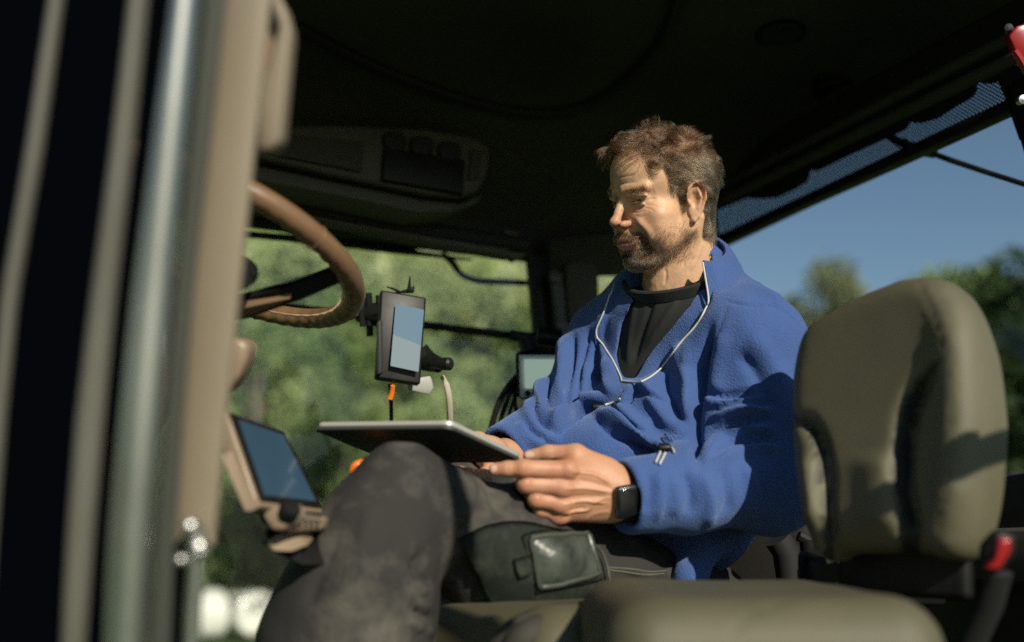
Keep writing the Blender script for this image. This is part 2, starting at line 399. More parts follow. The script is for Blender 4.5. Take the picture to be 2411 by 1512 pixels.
# ================================================================== the man: head
HT = P(1569.5, 471, 1.66)
def head_axes(yaw, pitch, roll):
    fd = np.array([-math.cos(yaw), -math.sin(yaw), 0]); left = np.cross(ZV, fd)
    fwd = fd*math.cos(pitch)-ZV*math.sin(pitch); up = np.cross(fwd, left)
    if up[2] < 0: up = -up
    return np.stack([left*math.cos(roll)+up*math.sin(roll), fwd, up*math.cos(roll)-left*math.sin(roll)])
HM = head_axes(math.radians(1.5), math.radians(18), math.radians(-14))
def h2w(l): return HT + (np.asarray(l)/100.0)@HM
def w2h(w): return ((np.asarray(w)-HT)@HM.T)*100
EYE = np.array([3.1, 7.1, 1.35])
def head_sdf(p, ears=True):
    q = p.copy(); q[:, 0] = np.abs(q[:, 0]); x, y, z = q.T
    d = s_ell(q, (0, -.8, 3.5), (7.3, 9.0, 7.7))
    d = smin(d, s_ell(q, (0, 2.6, 4.9), (6.1, 6.9, 6.2)), 1.5)
    d = smin(d, s_ell(q, (0, 3.4, -2.2), (5.7, 5.7, 6.6)), 1.6)
    d = smin(d, s_cap(q, (4.9, .6, -4.6), (1.9, 6.9, -8.8), 1.4, 1.45), 1.8)      # jaw
    d = smin(d, s_cap(q, (5.9, .2, -.5), (5.1, .6, -4.6), 1.0, 1.4), 1.2)
    d = smin(d, s_ell(q, (0, 7.8, -8.7), (2.3, 2.0, 1.8)), 1.0)                   # chin
    d = smin(d, s_ell(q, (4.4, 5.7, -1.7), (2.0, 2.0, 1.6)), 2.0)                 # cheekbone
    d = smin(d, s_cap(q, (.9, 8.9, 2.9), (4.6, 7.4, 3.0), .80, .62), 1.0)          # brow ridge
    d = smax(d, -s_ell(q, (3.0, 9.8, 1.25), (2.0, 1.8, 1.15)), .7)                 # eye socket
    d = smax(d, -s_ell(q, (5.8, 8.9, -5.6), (2.0, 1.4, 2.6)), 1.6)                # hollow cheek
    d = smin(d, s_ell(q, (0, 7.6, -5.6), (2.9, 2.9, 2.9)), .9)                    # muzzle
    d = smin(d, s_ell(q, (2.7, 7.4, -2.6), (1.3, 1.2, 1.5)), 1.4)                 # cheek beside nose
    d = smin(d, s_ell(q, (4.3, 5.0, -5.0), (1.7, 2.2, 2.6)), 1.6)
    d = smin(d, s_ell(q, (4.3, 6.2, -3.7), (1.5, 1.5, 1.8)), 1.6)
    # nose
    d = smin(d, s_cap(q, (0, 8.7, 1.9), (0, 10.95, -1.8), .72, .74), .7)
    d = smin(d, s_ell(q, (0, 11.1, -1.85), (.74, .9, .72)), .5)
    d = smin(d, s_ell(q, (1.15, 10.0, -2.4), (.58, 1.05, .60)), .35)
    d = smin(d, s_cap(q, (0, 10.4, -2.7), (0, 9.8, -3.4), .45, .4), .3)
    d = smax(d, -s_ell(q, (.68, 10.5, -3.1), (.36, .65, .4)), .15)
    d = smax(d, -s_cap(q, (2.15, 9.6, -2.2), (3.1, 9.0, -5.0), .16, .12), .5)     # fold beside the nose
    # eyelids over the ball and the slit
    lid = np.linalg.norm(q-EYE, axis=1)-1.36
    d = smin(d, lid, .35)
    # pouch below the eye and fold above
    d = smin(d, s_cap(q, (1.9, 8.5, .15), (4.1, 7.9, .3), .22, .18), .35)
    d = smax(d, -s_cap(q, (2.1, 8.75, .90), (4.1, 8.0, .95), .30, .24), .08)
    d = smin(d, s_cap(q, (1.7, 8.85, 2.15), (4.7, 7.8, 1.75), .36, .32), .5)       # hooded brow skin
    # mouth
    yl = 10.15-.085*x*x
    up_l = np.sqrt((y-yl+.05)**2+((z+4.95-.03*x*x))**2)-np.clip(.38-.08*x, .05, 1)
    lo_l = np.sqrt((y-yl+.10)**2+((z+5.95-.05*x*x))**2)-np.clip(.48-.10*x, .05, 1)
    e = np.where(x < 3.3, 0, (x-3.3)*1.2)
    d = smin(d, up_l+e, .35); d = smin(d, lo_l+e, .35)
    slit = np.sqrt(((y-yl-.15)*.45)**2+((z+5.42+.03*x*x)*1.0)**2)-.13+np.where(x > 3.0, (x-3.0), 0)
    d = smax(d, -slit, .12)
    d = smax(d, -s_ell(q, (0, 10.3, -7.3), (2.0, .8, .55)), .5)                   # dip under lower lip
    d = smax(d, -s_cap(q, (0, 10.75, -3.7), (0, 10.6, -4.5), .2, .2), .25)
    # ear
    if ears:
        q = q.copy(); q[:, 1] = (q[:, 1]-.75)*1.38; q[:, 2] = q[:, 2]+.55
        hel = [(6.9, 1.0, .6), (7.3, .9, 2.0), (7.9, -.3, 3.1), (8.4, -1.7, 3.0), (8.6, -2.6, 1.8), (8.3, -2.5, .2), (7.8, -1.7, -1.3), (7.4, -.7, -2.4), (7.2, .2, -3.0)]
        hr = [.28, .30, .32, .34, .36, .36, .42, .52, .50]
        e1 = s_chain(q, hel, hr, .25)
        bowl = s_ecap(q, (7.3, -.7, 1.3), (7.2, -.3, -1.6), 1.9, 1.2, (1, .38, 0), .2)
        e1 = smin(e1, bowl, .3)
        e1 = smin(e1, s_chain(q, [(7.9, -1.2, 2.0), (8.1, -1.5, .6), (7.6, -.9, -1.0)], [.22, .28, .28], .2), .25)
        e1 = smax(e1, -s_ell(q, (8.1, -.2, .3), (1.15, 1.0, 1.6)), .25)
        e1 = smin(e1, s_ell(q, (7.25, .9, -.1), (.38, .4, .6)), .25)              # tragus
        d = smin(d, e1, .35)
    return d
NECKA, NECKB = np.array([0, -2.2, -4.5]), w2h(P(1600, 690, 1.70))
NK2 = w2h(P(1552, 672, 1.685))
def skin_sdf(p, ears=True):
    d = head_sdf(p, ears)
    d = smin(d, s_cap(p, (0, -2.6, -3.0), NECKB, 5.0, 6.0), 1.8)
    d = smin(d, s_cap(p, (0, 3.4, -7.2), NK2, 1.9, 2.5), 2.0)                     # throat
    d = smin(d, s_ell(p, NK2*.55+np.array([0, 3.4, -7.2])*.45+np.array([0,1.6,0]), (.9, 1.0, 1.0)), .9)
    d = smin(d, s_cap(p, (5.4, -1.6, -3.4), NECKB*.55+NK2*.45+np.array([2.2, 0, -1.]), 1.1, 1.2), .9)   # neck muscle
    nb = np.linalg.norm(p-NECKB, axis=1)
    return d
def build_head(parent):
    V, F = sdf_mesh(skin_sdf, (-10, -13, -24), (10, 14, 14), .17)
    V = relax(V, F, 1, .4)
    L = V.copy(); N = vnormals(V, F)
    # pores and small lumps
    L += N*(fnoise(V*1.1, 2)*.03)[:, None]
    W_ = h2w(L); NW = N@HM
    # creases seen on the near side of the face
    def Z(l): return [(1339.5+a*.299, 234.4+b*.299) for a, b in l]
    cr = [(Z([(640, 1160), (632, 1120), (612, 1060), (562, 1000), (498, 945)]), 6.5, .0042, 1),
          (Z([(355, 720), (372, 760), (395, 800)]), 2.2, -.0018), (Z([(325, 700), (330, 745), (345, 790)]), 2.2, -.0016), (Z([(295, 700), (300, 750)]), 2, -.0012),
          (Z([(340, 700), (350, 760)]), 2.6, .0012), (Z([(380, 640), (430, 610), (520, 600)]), 2.2, -.0008), (Z([(370, 690), (430, 665), (540, 650)]), 2.4, -.0010),
          (Z([(600, 800), (640, 785), (690, 782)]), 1.6, -.0010), (Z([(600, 835), (650, 830), (700, 845)]), 1.6, -.0010), (Z([(590, 850), (640, 862), (680, 890)]), 1.5, -.0009),
          (Z([(480, 880), (540, 890), (600, 870)]), 1.6, -.0010), (Z([(520, 915), (580, 925), (630, 900)]), 1.8, -.0007),
          (Z([(640, 1150), (650, 1200), (640, 1250)]), 3, -.0010), (Z([(720, 1290), (800, 1250), (880, 1150)]), 5, -.0012),
          (Z([(880, 1330), (960, 1200), (1010, 1050)]), 5, -.0016), (Z([(760, 1330), (765, 1400), (750, 1460)]), 3.5, -.0016), (Z([(960, 1350), (1030, 1200), (1050, 1100)]), 5, .0014)]
    W_ = folds(W_, NW, cr)
    me = np_mesh('body', W_, F)
    x, y, z = V.T; ax = np.abs(x)
    g = lambda c, r: np.exp(-(((V*[1, 1, 1]-np.array(c))**2).sum(1))/(r*r))
    gm = lambda c, r: g(c, r)+g((-c[0], c[1], c[2]), r)
    red = g((0, 11.2, -2), 1.6)*1.0+gm((1.4, 10, -2.5), 1.2)*.6+gm((4.6, 7.5, -2), 2.2)*.55+gm((8.3, -2, 1), 2.6)*.9+gm((2.2, 8.6, -.4), 1.4)*.35
    lip = ((np.sqrt(((z+5.45+.02*x*x)/.95)**2+(ax/2.6)**2) < 1) & (y > 8.6)).astype(float)
    lip = np.clip(lip, 0, 1)
    set_attr(me, 'red', np.clip(red, 0, 1)); set_attr(me, 'lip', lip); set_attr(me, 'stub', np.maximum(beard_mask(V), 1.3*hairline(V))); set_attr(me, 'nail', np.zeros(len(V)))
    return me, V, F, N
def ss(a, b, x): t = np.clip((x-a)/(b-a), 0, 1); return t*t*(3-2*t)
def beard_mask(V):
    x, y, z = V.T; ax = np.abs(x)
    chin = ss(-5.9, -7.0, z)*ss(4.5, 6.5, y)*ss(4.6, 3.2, ax)*ss(-10.9, -10.0, z)
    mous = ss(.2, .8, ax)*.6*0+ss(3.7, 2.8, ax)*ss(-3.6, -4.0, z)*ss(-5.6, -5.0, z+.0*ax)*ss(8, 8.6, y)
    side = ss(2.3, 2.9, ax)*ss(3.9, 3.1, ax)*ss(-3.9, -4.6, z)*ss(6, 7, y)*ss(-11, -9, z)
    jaw = .26*ss(-2.5, -5.5, z)*ss(-1.0, 1.0, y)*ss(-10.8, -9.4, z)
    lipzone = (np.sqrt(((z+5.45)/1.0)**2+(ax/2.6)**2) < 1)
    m = np.maximum.reduce([chin, mous, side*.9, jaw]); m[lipzone] = 0
    return m
def hairline(V):
    """how much inside the scalp hair a head point lies"""
    x, y, z = V.T; ax = np.abs(x)
    top = ss(9.2, 9.9, z+.05*ax)*ss(9.4, 8.2, y)+ss(7.4, 6.0, y)*ss(5.5, 6.2, z); top = np.clip(top, 0, 1)
    side = ss(2.6+.9*0, 1.8, y+.55*(ax < 0)-.22*(z-2))*ss(-.2, .8, z+.0)   # temples and above the ear
    side = side*ss(-99, -98, z)
    temple = ss(4.6, 3.9, y-.22*(z-3.0))*ss(1.0, 2.0, z)*ss(4.0, 5.0, ax)
    burn = ss(.4, .9, y)*ss(3.4, 2.7, y+.35*(1.5-z))*ss(-1.3, -.5, z)*ss(4, 5, ax)
    back = ss(-1.8, -2.6, y)*ss(-7.8, -6.6, z)
    m = np.maximum.reduce([top, side, temple, burn, back])
    ear = ((ax-7.6)/1.6)**2+((y+.1)/1.9)**2+((z+.3)/3.4)**2 < 1
    m[ear & (ax > 6.6)] = 0
    return m
def curves_obj(name, strands, r0, r1, mt, parent, sub=0):
    """strands: (n,k,3) world points"""
    n, k = strands.shape[:2]
    hc = bpy.data.hair_curves.new(name); hc.add_curves([k]*n)
    hc.attributes['position'].data.foreach_set('vector', strands.astype(np.float32).ravel())
    ra = hc.attributes.get('radius') or hc.attributes.new('radius', 'FLOAT', 'POINT')
    ra.data.foreach_set('value', np.tile(np.linspace(r0, r1, k), n).astype(np.float32))
    ct = hc.attributes.new('tone', 'FLOAT', 'POINT')
    ct.data.foreach_set('value', np.repeat(_rng.random(n), k).astype(np.float32))
    gr = hc.attributes.new('grey', 'FLOAT', 'POINT')
    hc['n'] = n
    o = bpy.data.objects.new(name, hc); C.objects.link(o); hc.materials.append(mt)
    if parent is not None:
        o.parent = parent
        if parent.type == 'EMPTY': o.matrix_parent_inverse = Matrix.Translation(-Vector(parent.location))
    return o, gr, n, k
def scatter(V, F, w, n, rng):
    """random points on quads weighted by vertex mask w"""
    fw = w[F].mean(1); a = np.linalg.norm(np.cross(V[F[:, 2]]-V[F[:, 0]], V[F[:, 3]]-V[F[:, 1]]), axis=1)
    pr = fw*a; pr /= pr.sum(); i = rng.choice(len(F), n, p=pr); u, v = rng.random((2, n, 1))
    q = F[i]; return (V[q[:, 0]]*(1-u)+V[q[:, 1]]*u)*(1-v)+(V[q[:, 3]]*(1-u)+V[q[:, 2]]*u)*v
def hgrad(p, e=.15):
    d0 = skin_sdf(p, False)
    g = np.stack([skin_sdf(p+np.eye(3)[i]*e, False)-d0 for i in range(3)], -1)/e
    return nrm(g), d0
def grow(roots, length, k, flow, lift, rng, wob=.25, keep=.05):
    """strands in head cm; flow(p) gives the combed direction; lift = start angle out of skin"""
    n = len(roots); pts = np.zeros((n, k, 3)); pts[:, 0] = roots; step = (length/(k-1))[:, None]
    nn, _ = hgrad(roots); ph = rng.random((n, 3))*6
    for j in range(1, k):
        p = pts[:, j-1]; g, d = hgrad(p); fl = flow(p); fl = fl-(fl*g).sum(1, keepdims=True)*g; fl = nrm(fl)
        t = (j-1)/(k-1)
        dr = nrm(fl + g*(lift*(1-1.35*t))[:, None] + wob*np.stack([vnoise(p*.55+3*c+11) for c in range(3)], -1) + .12*rng.normal(size=(n, 3)))
        q = p+dr*step; _, dq = hgrad(q); push = np.clip(keep+.12*j-dq, 0, None); pts[:, j] = q+g*push[:, None]
    return pts
def build_hair(parent, V, F):
    rng = np.random.default_rng(3)
    m = hairline(V); roots = scatter(V, F, m, 26000, rng)
    topness = ss(5.5, 8.5, roots[:, 2]-.0*roots[:, 1])
    front = ss(2, 7, roots[:, 1])*topness
    rear = ss(0, -5, roots[:, 1]); length = 1.7+1.6*topness*(1-.5*rear)+1.6*front+rng.normal(size=len(roots))*.5
    nape = ss(1, -5, roots[:, 2]); length -= .2*nape; length = np.clip(length, .9, 6)
    burn = (roots[:, 1] > 1.2) & (roots[:, 2] < 3); length[burn] *= .55
    clump = np.stack([vnoise(roots*.45+20*c) for c in range(3)], -1)
    def flow(p):
        x, y, z = p.T; tp = ss(6, 9.5, z)
        sidef = np.stack([x*.0, -1.0+0*y, -.75-.5*ss(2, -6, z)], -1)
        sidef = sidef+np.stack([0*x, 0*x, -1.2*ss(2, -5, z)], -1)*1.0
        topf = np.stack([-.25+0*x, .75*ss(-4, 2, y)*1.6-.55, -.1+0*z], -1)
        frontf = ss(3.5, 7, y)[:, None]*np.array([[-.35, 1.2, .75]])
        return sidef*(1-tp)[:, None]+(topf+frontf)*tp[:, None]
    lift = .30+.52*topness*(1-.8*rear)+.35*front+.25*clump[:, 0]-.12*rear
    S = grow(roots, length, 7, flow, lift, rng, wob=.95)
    # clumping towards a few guide strands
    gi = rng.choice(len(S), 650, replace=False); 
    gr = roots[gi]
    best = np.empty(len(roots), int)
    for s in range(0, len(roots), 1000):
        best[s:s+1000] = ((roots[s:s+1000, None]-gr[None])**2).sum(-1).argmin(1)
    G = S[gi][best]; t = np.linspace(0, 1, 7)[None, :, None]**1.3*(.35+.5*rng.random((len(S), 1, 1)))
    tg = topness[:, None, None]
    S = S*(1-t*(.55+.3*tg))+(G)*(t*(.55+.3*tg))
    ctone = rng.random(len(gi))[best]**1.3
    o, ga, n, k = curves_obj('hair', h2w(S), .00014, .00005, M['hair'], parent)
    grey = np.clip((1-topness)*.75+.3*rng.normal(size=n), 0, 1); ga.data.foreach_set('value', np.repeat(grey, k).astype(np.float32))
    tv = np.clip(.72*ctone+.4*rng.random(n)-.06, 0, 1); o.data.attributes['tone'].data.foreach_set('value', np.repeat(tv, k).astype(np.float32))
    # beard, moustache and stubble
    bm = beard_mask(V); r = scatter(V, F, bm, 8000, rng); ln = (.13+.64*ss(.3, .8, beard_mask(r)))*(.6+.5*rng.random(len(r)))
    def fb(p):
        x, y, z = p.T; return np.stack([np.sign(x)*.45*(z > -6), .15+0*y, -1+0*z], -1)
    S = grow(r, ln, 4, fb, .45+0*ln, rng, wob=.5, keep=.0)
    o, ga, n, k = curves_obj('beard', h2w(S), .00017, .00008, M['hair'], parent)
    gy = np.clip(.25+.3*rng.normal(size=n)+.6*ss(-7.2, -8.8, r[:, 2]), 0, 1); ga.data.foreach_set('value', np.repeat(gy, k).astype(np.float32))
    # eyebrows and lashes
    x, y, z = V.T; ax = np.abs(x)
    bw = ss(1.0, 1.6, ax)*ss(5.4, 4.6, ax)*np.exp(-((z-(2.75+.10*(ax-1)-.11*np.clip(ax-3.4, 0, 9)**2))/.36)**2)*ss(5.5, 6.5, y)
    r = scatter(V, F, bw, 430, rng)
    def fe(p): xx = p[:, 0]; return np.stack([np.sign(xx), -.3+0*xx, .35-.22*np.abs(xx)], -1)
    S = grow(r, .75+.3*rng.random(len(r)), 4, fe, .5+0*r[:, 0], rng, wob=.3, keep=0)
    lash = []
    for sx in (1, -1):
        for t in np.linspace(0, 1, 60):
            a = np.array([sx*(2.05+2.1*t), 8.45-.6*t+.2*math.sin(math.pi*t), 1.05+.05*t-.05*math.sin(math.pi*t)]); dd = nrm(np.array([sx*.4*(t-.3), .8, -.75]))
            L_ = .6; lash.append([a+dd*L_*u+np.array([0, 0, .12])*u*u for u in (0, .33, .66, 1)])
    S = np.concatenate([S, np.array(lash)])
    o, ga, n, k = curves_obj('eyebrows', h2w(S), .00012, .00004, M['hair'], parent)
    ga.data.foreach_set('value', np.full(n*k, .35, np.float32))
# ================================================================== the man: clothes, hands
def oell(p, c, r, ax): return s_ell(p-c, (0, 0, 0), r, ax)
TL = nrm(RV*math.sin(math.radians(47))-FH*math.cos(math.radians(47)))     # towards his left
TF = nrm(np.cross(ZV, TL))*1.0
if TF@RV > 0: TF = -TF
TAX = np.stack([TL, TF, ZV])
SL, EL, WL = P(1766, 812, 1.565), P(1806, 1128, 1.50), P(1478, 1168, 1.395)
SR, ER, WR = P(1430, 800, 1.80), P(1330, 985, 1.70), P(1190, 1062, 1.57)
TEE = [(1436, 640), (1660, 640), (1655, 668), (1600, 745), (1535, 822), (1497, 892), (1470, 892), (1450, 835), (1463, 765), (1497, 705), (1440, 690)]
TEE = [(1470, 600), (1662, 600), (1655, 668), (1600, 745), (1535, 822), (1497, 893), (1468, 893), (1450, 835), (1463, 765), (1495, 705), (1462, 660)]
FACE_ = [(1446, 640), (1676, 600), (1672, 712), (1642, 765), (1600, 812), (1557, 868), (1512, 899), (1463, 899), (1440, 852), (1418, 816), (1403, 782), (1418, 740), (1434, 692)]
def poly_sd(p, poly):
    q = proj(p); d, _, _ = polydist(q[:, :2], np.array(poly+[poly[0]], float)); ins = inpoly(q[:, :2], poly)
    return np.where(ins, -d, d)*q[:, 2]/FP, q[:, 2]
def torso(p, g=0.0):
    d = oell(p, P(1602, 905, 1.70), (.180+g, .135+g, .23+g), TAX)
    d = smin(d, oell(p, P(1585, 1085, 1.655), (.175+g, .155+g, .16+g), TAX), .06)
    d = smin(d, oell(p, P(1600, 1235, 1.69), (.115+g, .12+g, .085+g), TAX), .06)
    d = smin(d, s_cap(p, P(1608, 735, 1.70), SL, .088+g, .086+g), .05)
    d = smin(d, s_cap(p, P(1580, 735, 1.71), SR, .085+g, .066+g), .05)
    d = smin(d, s_cap(p, P(1602, 640, 1.725), P(1600, 740, 1.70), .066+g, .10+g), .05)
    return d
def jacket_sdf(p):
    d = torso(p)
    a = s_chain(p, [SL, EL*.55+SL*.45, EL], [.080, .080, .078], .03)
    a = smin(a, s_chain(p, [EL, EL*.45+WL*.55, WL], [.074, .060, .053], .03), .03)
    d = smin(d, a, .03)
    b = s_chain(p, [SR, ER, WR], [.064, .058, .044], .03); d = smin(d, b, .03)
    # bloused upper part over the drawn waist
    d = smin(d, oell(p, P(1560, 1000, 1.60), (.16, .075, .075), TAX), .03)
    d = smin(d, s_cap(p, P(1300, 1050, 1.60), P(1420, 1075, 1.56), .045, .055), .04)
    # corner of the hem on the lap
    d = smin(d, s_cap(p, P(1645, 1290, 1.55), P(1624, 1364, 1.478), .032, .028), .03)
    # cuffs
    for w, e, r, rc in ((WL, EL, .045, .010), (WR, ER, .036, .006)):
        n = nrm(w-e); pl = (p-w)@n-.012
        near = np.linalg.norm(p-w, axis=1) < .11
        pl = np.where(near, pl, -1.); d = smax(d, pl, .012)
        d = smax(d, -s_cap(p, w-n*.05, w+n*.2, r-.004, r), .008)
    # front opening
    f, dep = poly_sd(p, FACE_); t, _ = poly_sd(p, TEE)
    deep = 1.70
    d2 = torso(p, -.012)
    d = smax(d, -smax(smax(f, dep-deep, .01), -d2, .004), .006)
    d3 = torso(p, -.045)
    d = smax(d, -np.maximum(np.maximum(t, dep-deep), -d3), .004)
    return d
def tee_sdf(p):
    d = torso(p, -.022)
    a, b, c = P(1524, 676, 1.63), P(1590, 680, 1.588), P(1657, 650, 1.60); n = nrm(np.cross(b-a, c-a)); n = n if n[2] > 0 else -n
    return np.maximum(d, (p-b)@n+.020)
def legs_sdf(p):
    hipL, hipR = P(1600, 1420, 1.60), P(1560, 1350, 1.78)
    d = s_chain(p, [hipL, P(1400, 1370, 1.50), P(1200, 1312, 1.42), P(945, 1152, 1.31)], [.082, .090, .094, .056], .03)
    k = s_chain(p, [P(934, 1128, 1.30), P(893, 1250, 1.295), P(856, 1370, 1.29), P(815, 1512, 1.285), P(765, 1760, 1.28)], [.047, .073, .090, .104, .11], .04)
    d = smin(d, k, .02)
    r = s_chain(p, [hipR, P(1300, 1235, 1.66), P(1090, 1175, 1.53)], [.10, .09, .066], .03)
    r = smin(r, s_chain(p, [P(1090, 1175, 1.53), P(1075, 1512, 1.55), P(1075, 1760, 1.57)], [.066, .09, .10], .03), .02)
    d = smin(d, r, .015)
    d = smin(d, oell(p, P(1600, 1405, 1.72), (.12, .10, .07), TAX), .04)
    return d
HOLDL = None
def hand_left(p):
    pts = lambda l: [P(*a) for a in l]
    w = P(1500, 1168, 1.40); m0 = P(1392, 1150, 1.375)
    ax = np.stack([nrm(P(1320, 1150, 1.355)-P(1455, 1160, 1.385)), -FV, np.zeros(3)]); ax[1] = nrm(ax[1]-ax[0]*(ax[1]@ax[0])); ax[2] = np.cross(ax[0], ax[1])
    d = oell(p, P(1398, 1148, 1.385), (.046, .017, .040), ax)
    d = smin(d, s_cap(p, P(1340, 1112, 1.365), P(1450, 1140, 1.385), .0135, .019), .016)
    d = smin(d, s_cap(p, P(1330, 1150, 1.362), P(1450, 1160, 1.385), .0125, .019), .014)
    d = smin(d, s_cap(p, P(1325, 1190, 1.366), P(1445, 1180, 1.388), .0120, .018), .014)
    d = smin(d, s_cap(p, P(1325, 1212, 1.375), P(1430, 1200, 1.392), .0110, .016), .014)
    ax2 = nrm(FV)
    d = smin(d, s_ecap(p, P(1440, 1160, 1.392), P(1540, 1172, 1.41), .033, .034, ax2, .72), .02)
    # thumb lying on the tablet edge
    d = smin(d, s_chain(p, pts([(1420, 1110, 1.392), (1355, 1072, 1.392), (1290, 1066, 1.398), (1245, 1074, 1.402)]), [.020, .0155, .0105, .0085], .006), .014)
    # fingers
    F_ = [([(1336, 1108, 1.358), (1234, 1103, 1.338), (1195, 1104, 1.340), (1166, 1106, 1.343)], [.0150, .0122, .0110, .0098]),
          ([(1330, 1146, 1.356), (1238, 1141, 1.345), (1232, 1138, 1.375), (1236, 1128, 1.395)], [.0148, .0125, .0112, .0098]),
          ([(1326, 1187, 1.360), (1262, 1176, 1.350), (1250, 1168, 1.378), (1258, 1156, 1.398)], [.0142, .0118, .0106, .0094]),
          ([(1324, 1214, 1.370), (1272, 1200, 1.362), (1262, 1190, 1.385), (1268, 1178, 1.400)], [.0130, .0106, .0094, .0084])]
    for pp, rr in F_:
        d = smin(d, s_chain(p, pts(pp), [r*.93 for r in rr], .004), .003)
    for x, y, dd, r in ((1230, 1103, 1.338, .0128), (1336, 1106, 1.354, .0150), (1322, 1150, 1.354, .0148), (1316, 1188, 1.358, .0142), (1312, 1216, 1.368, .013), (1238, 1140, 1.344, .0128), (1262, 1176, 1.350, .0122)):
        d = smin(d, np.linalg.norm(p-P(x, y, dd), axis=1)-r*.95, .004)
    return d
def hand_right(p):
    pts = lambda l: [P(*a) for a in l]
    d = s_chain(p, pts([(1235, 1097, 1.60), (1190, 1082, 1.55), (1150, 1068, 1.50)]), [.030, .028, .024], .02)
    d = smin(d, s_chain(p, pts([(1160, 1062, 1.50), (1126, 1038, 1.48), (1090, 1030, 1.465), (1060, 1030, 1.455)]), [.020, .013, .0105, .009], .006), .012)
    for k in range(4):
        o = k*.022
        d = smin(d, s_chain(p, pts([(1165+k*6, 1090+k*4, 1.49+o), (1140+k*8, 1122+k*3, 1.46+o), (1100+k*10, 1118+k*2, 1.445+o), (1075+k*10, 1110, 1.45+o)]), [.0125, .0105, .0095, .0085], .005), .007)
    return d
FOLDS = [([(1350, 775), (1342, 860), (1330, 930), (1336, 1000)], 12, .018, 1), ([(1300, 880), (1282, 925), (1292, 968), (1335, 985)], 11, .015, 1), ([(1262, 935), (1255, 975), (1285, 1015), (1330, 1020)], 11, .013, 1), ([(1225, 985), (1250, 1025), (1295, 1045)], 9, .010, 1),
 ([(1650, 1078), (1590, 1072), (1540, 1058), (1480, 1030), (1425, 1000), (1390, 975)], 15, .028, 1, 1.47), ([(1540, 1020), (1500, 1010), (1466, 988), (1444, 955)], 12, .018, 1, 1.47), ([(1440, 946), (1400, 955), (1352, 980), (1310, 1012), (1285, 1030)], 11, .020, 1),
 ([(1674, 770), (1657, 865), (1642, 945), (1638, 1014), (1648, 1095)], 12, -.028), ([(1622, 800), (1620, 920), (1606, 1010), (1570, 1040)], 18, .014), ([(1705, 780), (1690, 860), (1688, 940)], 18, .009),
 ([(1562, 850), (1570, 915), (1596, 970), (1622, 1015)], 14, -.019), ([(1525, 890), (1540, 950), (1590, 1010)], 16, .012), ([(1590, 800), (1600, 860), (1616, 920)], 12, .006),
 ([(1388, 770), (1370, 860), (1362, 940)], 6, -.010), ([(1404, 785), (1398, 850), (1416, 905)], 10, -.016), ([(1425, 840), (1430, 900), (1452, 935)], 13, .010), ([(1378, 850), (1372, 920), (1390, 960)], 10, .007),
 ([(1505, 912), (1488, 935), (1474, 965)], 8, .010, 1), ([(1575, 945), (1530, 932), (1490, 905)], 8, .009, 1),
 ([(1645, 925), (1700, 938), (1750, 932), (1790, 925)], 14, .018, 1), ([(1655, 978), (1700, 966), (1760, 952), (1830, 952)], 12, .016, 1), ([(1648, 1045), (1700, 1014), (1770, 995), (1840, 995)], 13, .017, 1), ([(1665, 1085), (1720, 1056), (1790, 1040), (1850, 1045)], 12, .012, 1),
 ([(1580, 1120), (1592, 1180), (1578, 1215)], 15, .007), ([(1612, 1110), (1628, 1180), (1612, 1210)], 10, -.009), ([(1650, 1110), (1672, 1180), (1665, 1240)], 15, .009), ([(1704, 1100), (1716, 1180), (1702, 1210)], 11, -.008), ([(1525, 1105), (1532, 1165), (1516, 1210)], 10, -.007), ([(1550, 1110), (1556, 1170), (1545, 1230)], 10, .006),
 ([(1750, 1090), (1770, 1150), (1765, 1220)], 14, .009), ([(1700, 706), (1760, 720), (1830, 722), (1885, 765)], 3.0, -.0036), ([(1715, 712), (1695, 780), (1686, 850)], 3.5, -.0035), ([(1735, 662), (1790, 680), (1850, 712)], 10, .008),
 ([(1760, 790), (1800, 830), (1840, 900)], 24, .008), ([(1735, 830), (1780, 880), (1820, 960)], 15, -.009)]
LEGF = [([(880, 1150), (930, 1140), (985, 1160), (1030, 1240)], 3, -.003), ([(915, 1062), (960, 1080), (1010, 1120)], 6, .003), ([(1000, 1300), (975, 1340), (1010, 1380)], 7, -.012), ([(1010, 1385), (965, 1400), (1005, 1440)], 7, .010),
 ([(960, 1420), (1000, 1450), (1020, 1450)], 6, -.012), ([(950, 1460), (1000, 1480), (1015, 1500)], 6, .010), ([(1150, 1130), (1170, 1180), (1210, 1220)], 8, -.008), ([(1100, 1120), (1110, 1180), (1075, 1240)], 9, .008), ([(1200, 1150), (1230, 1200)], 8, .006),
 ([(1060, 1360), (1100, 1365), (1140, 1362)], 4, -.006), ([(1450, 1350), (1520, 1385), (1570, 1400)], 7, -.008), ([(1480, 1340), (1560, 1365)], 6, .006), ([(1420, 1420), (1500, 1425), (1560, 1440)], 6, .006),
 ([(880, 1180), (850, 1300), (800, 1420)], 20, .004), ([(800, 1250), (770, 1330), (720, 1430)], 12, -.004), ([(930, 1260), (900, 1400), (870, 1512)], 14, -.004)]
def bvh(V, F): return BVHTree.FromPolygons([tuple(v) for v in V.astype(float)], [tuple(int(i) for i in f) for f in F])
def hit(tree, px, py, off=0.0):
    d = P(px, py, 1)-CAM; d = nrm(d)
    l, n, i, t = tree.ray_cast(Vector(CAM), Vector(d))
    if l is None: return None
    n = np.array(n); n = n if n@d < 0 else -n
    return np.array(l)+n*off*.6-d*off*.4
def hitline(tree, pts, off, n=8):
    out = []
    for q in (catmull(pts, n) if len(pts) > 2 else np.linspace(pts[0], pts[1], 12)):
        h = hit(tree, q[0], q[1], off)
        if h is not None: out.append(h)
    out = np.array(out)
    for _ in range(2): out[1:-1] = (out[:-2]+2*out[1:-1]+out[2:])/4
    return out
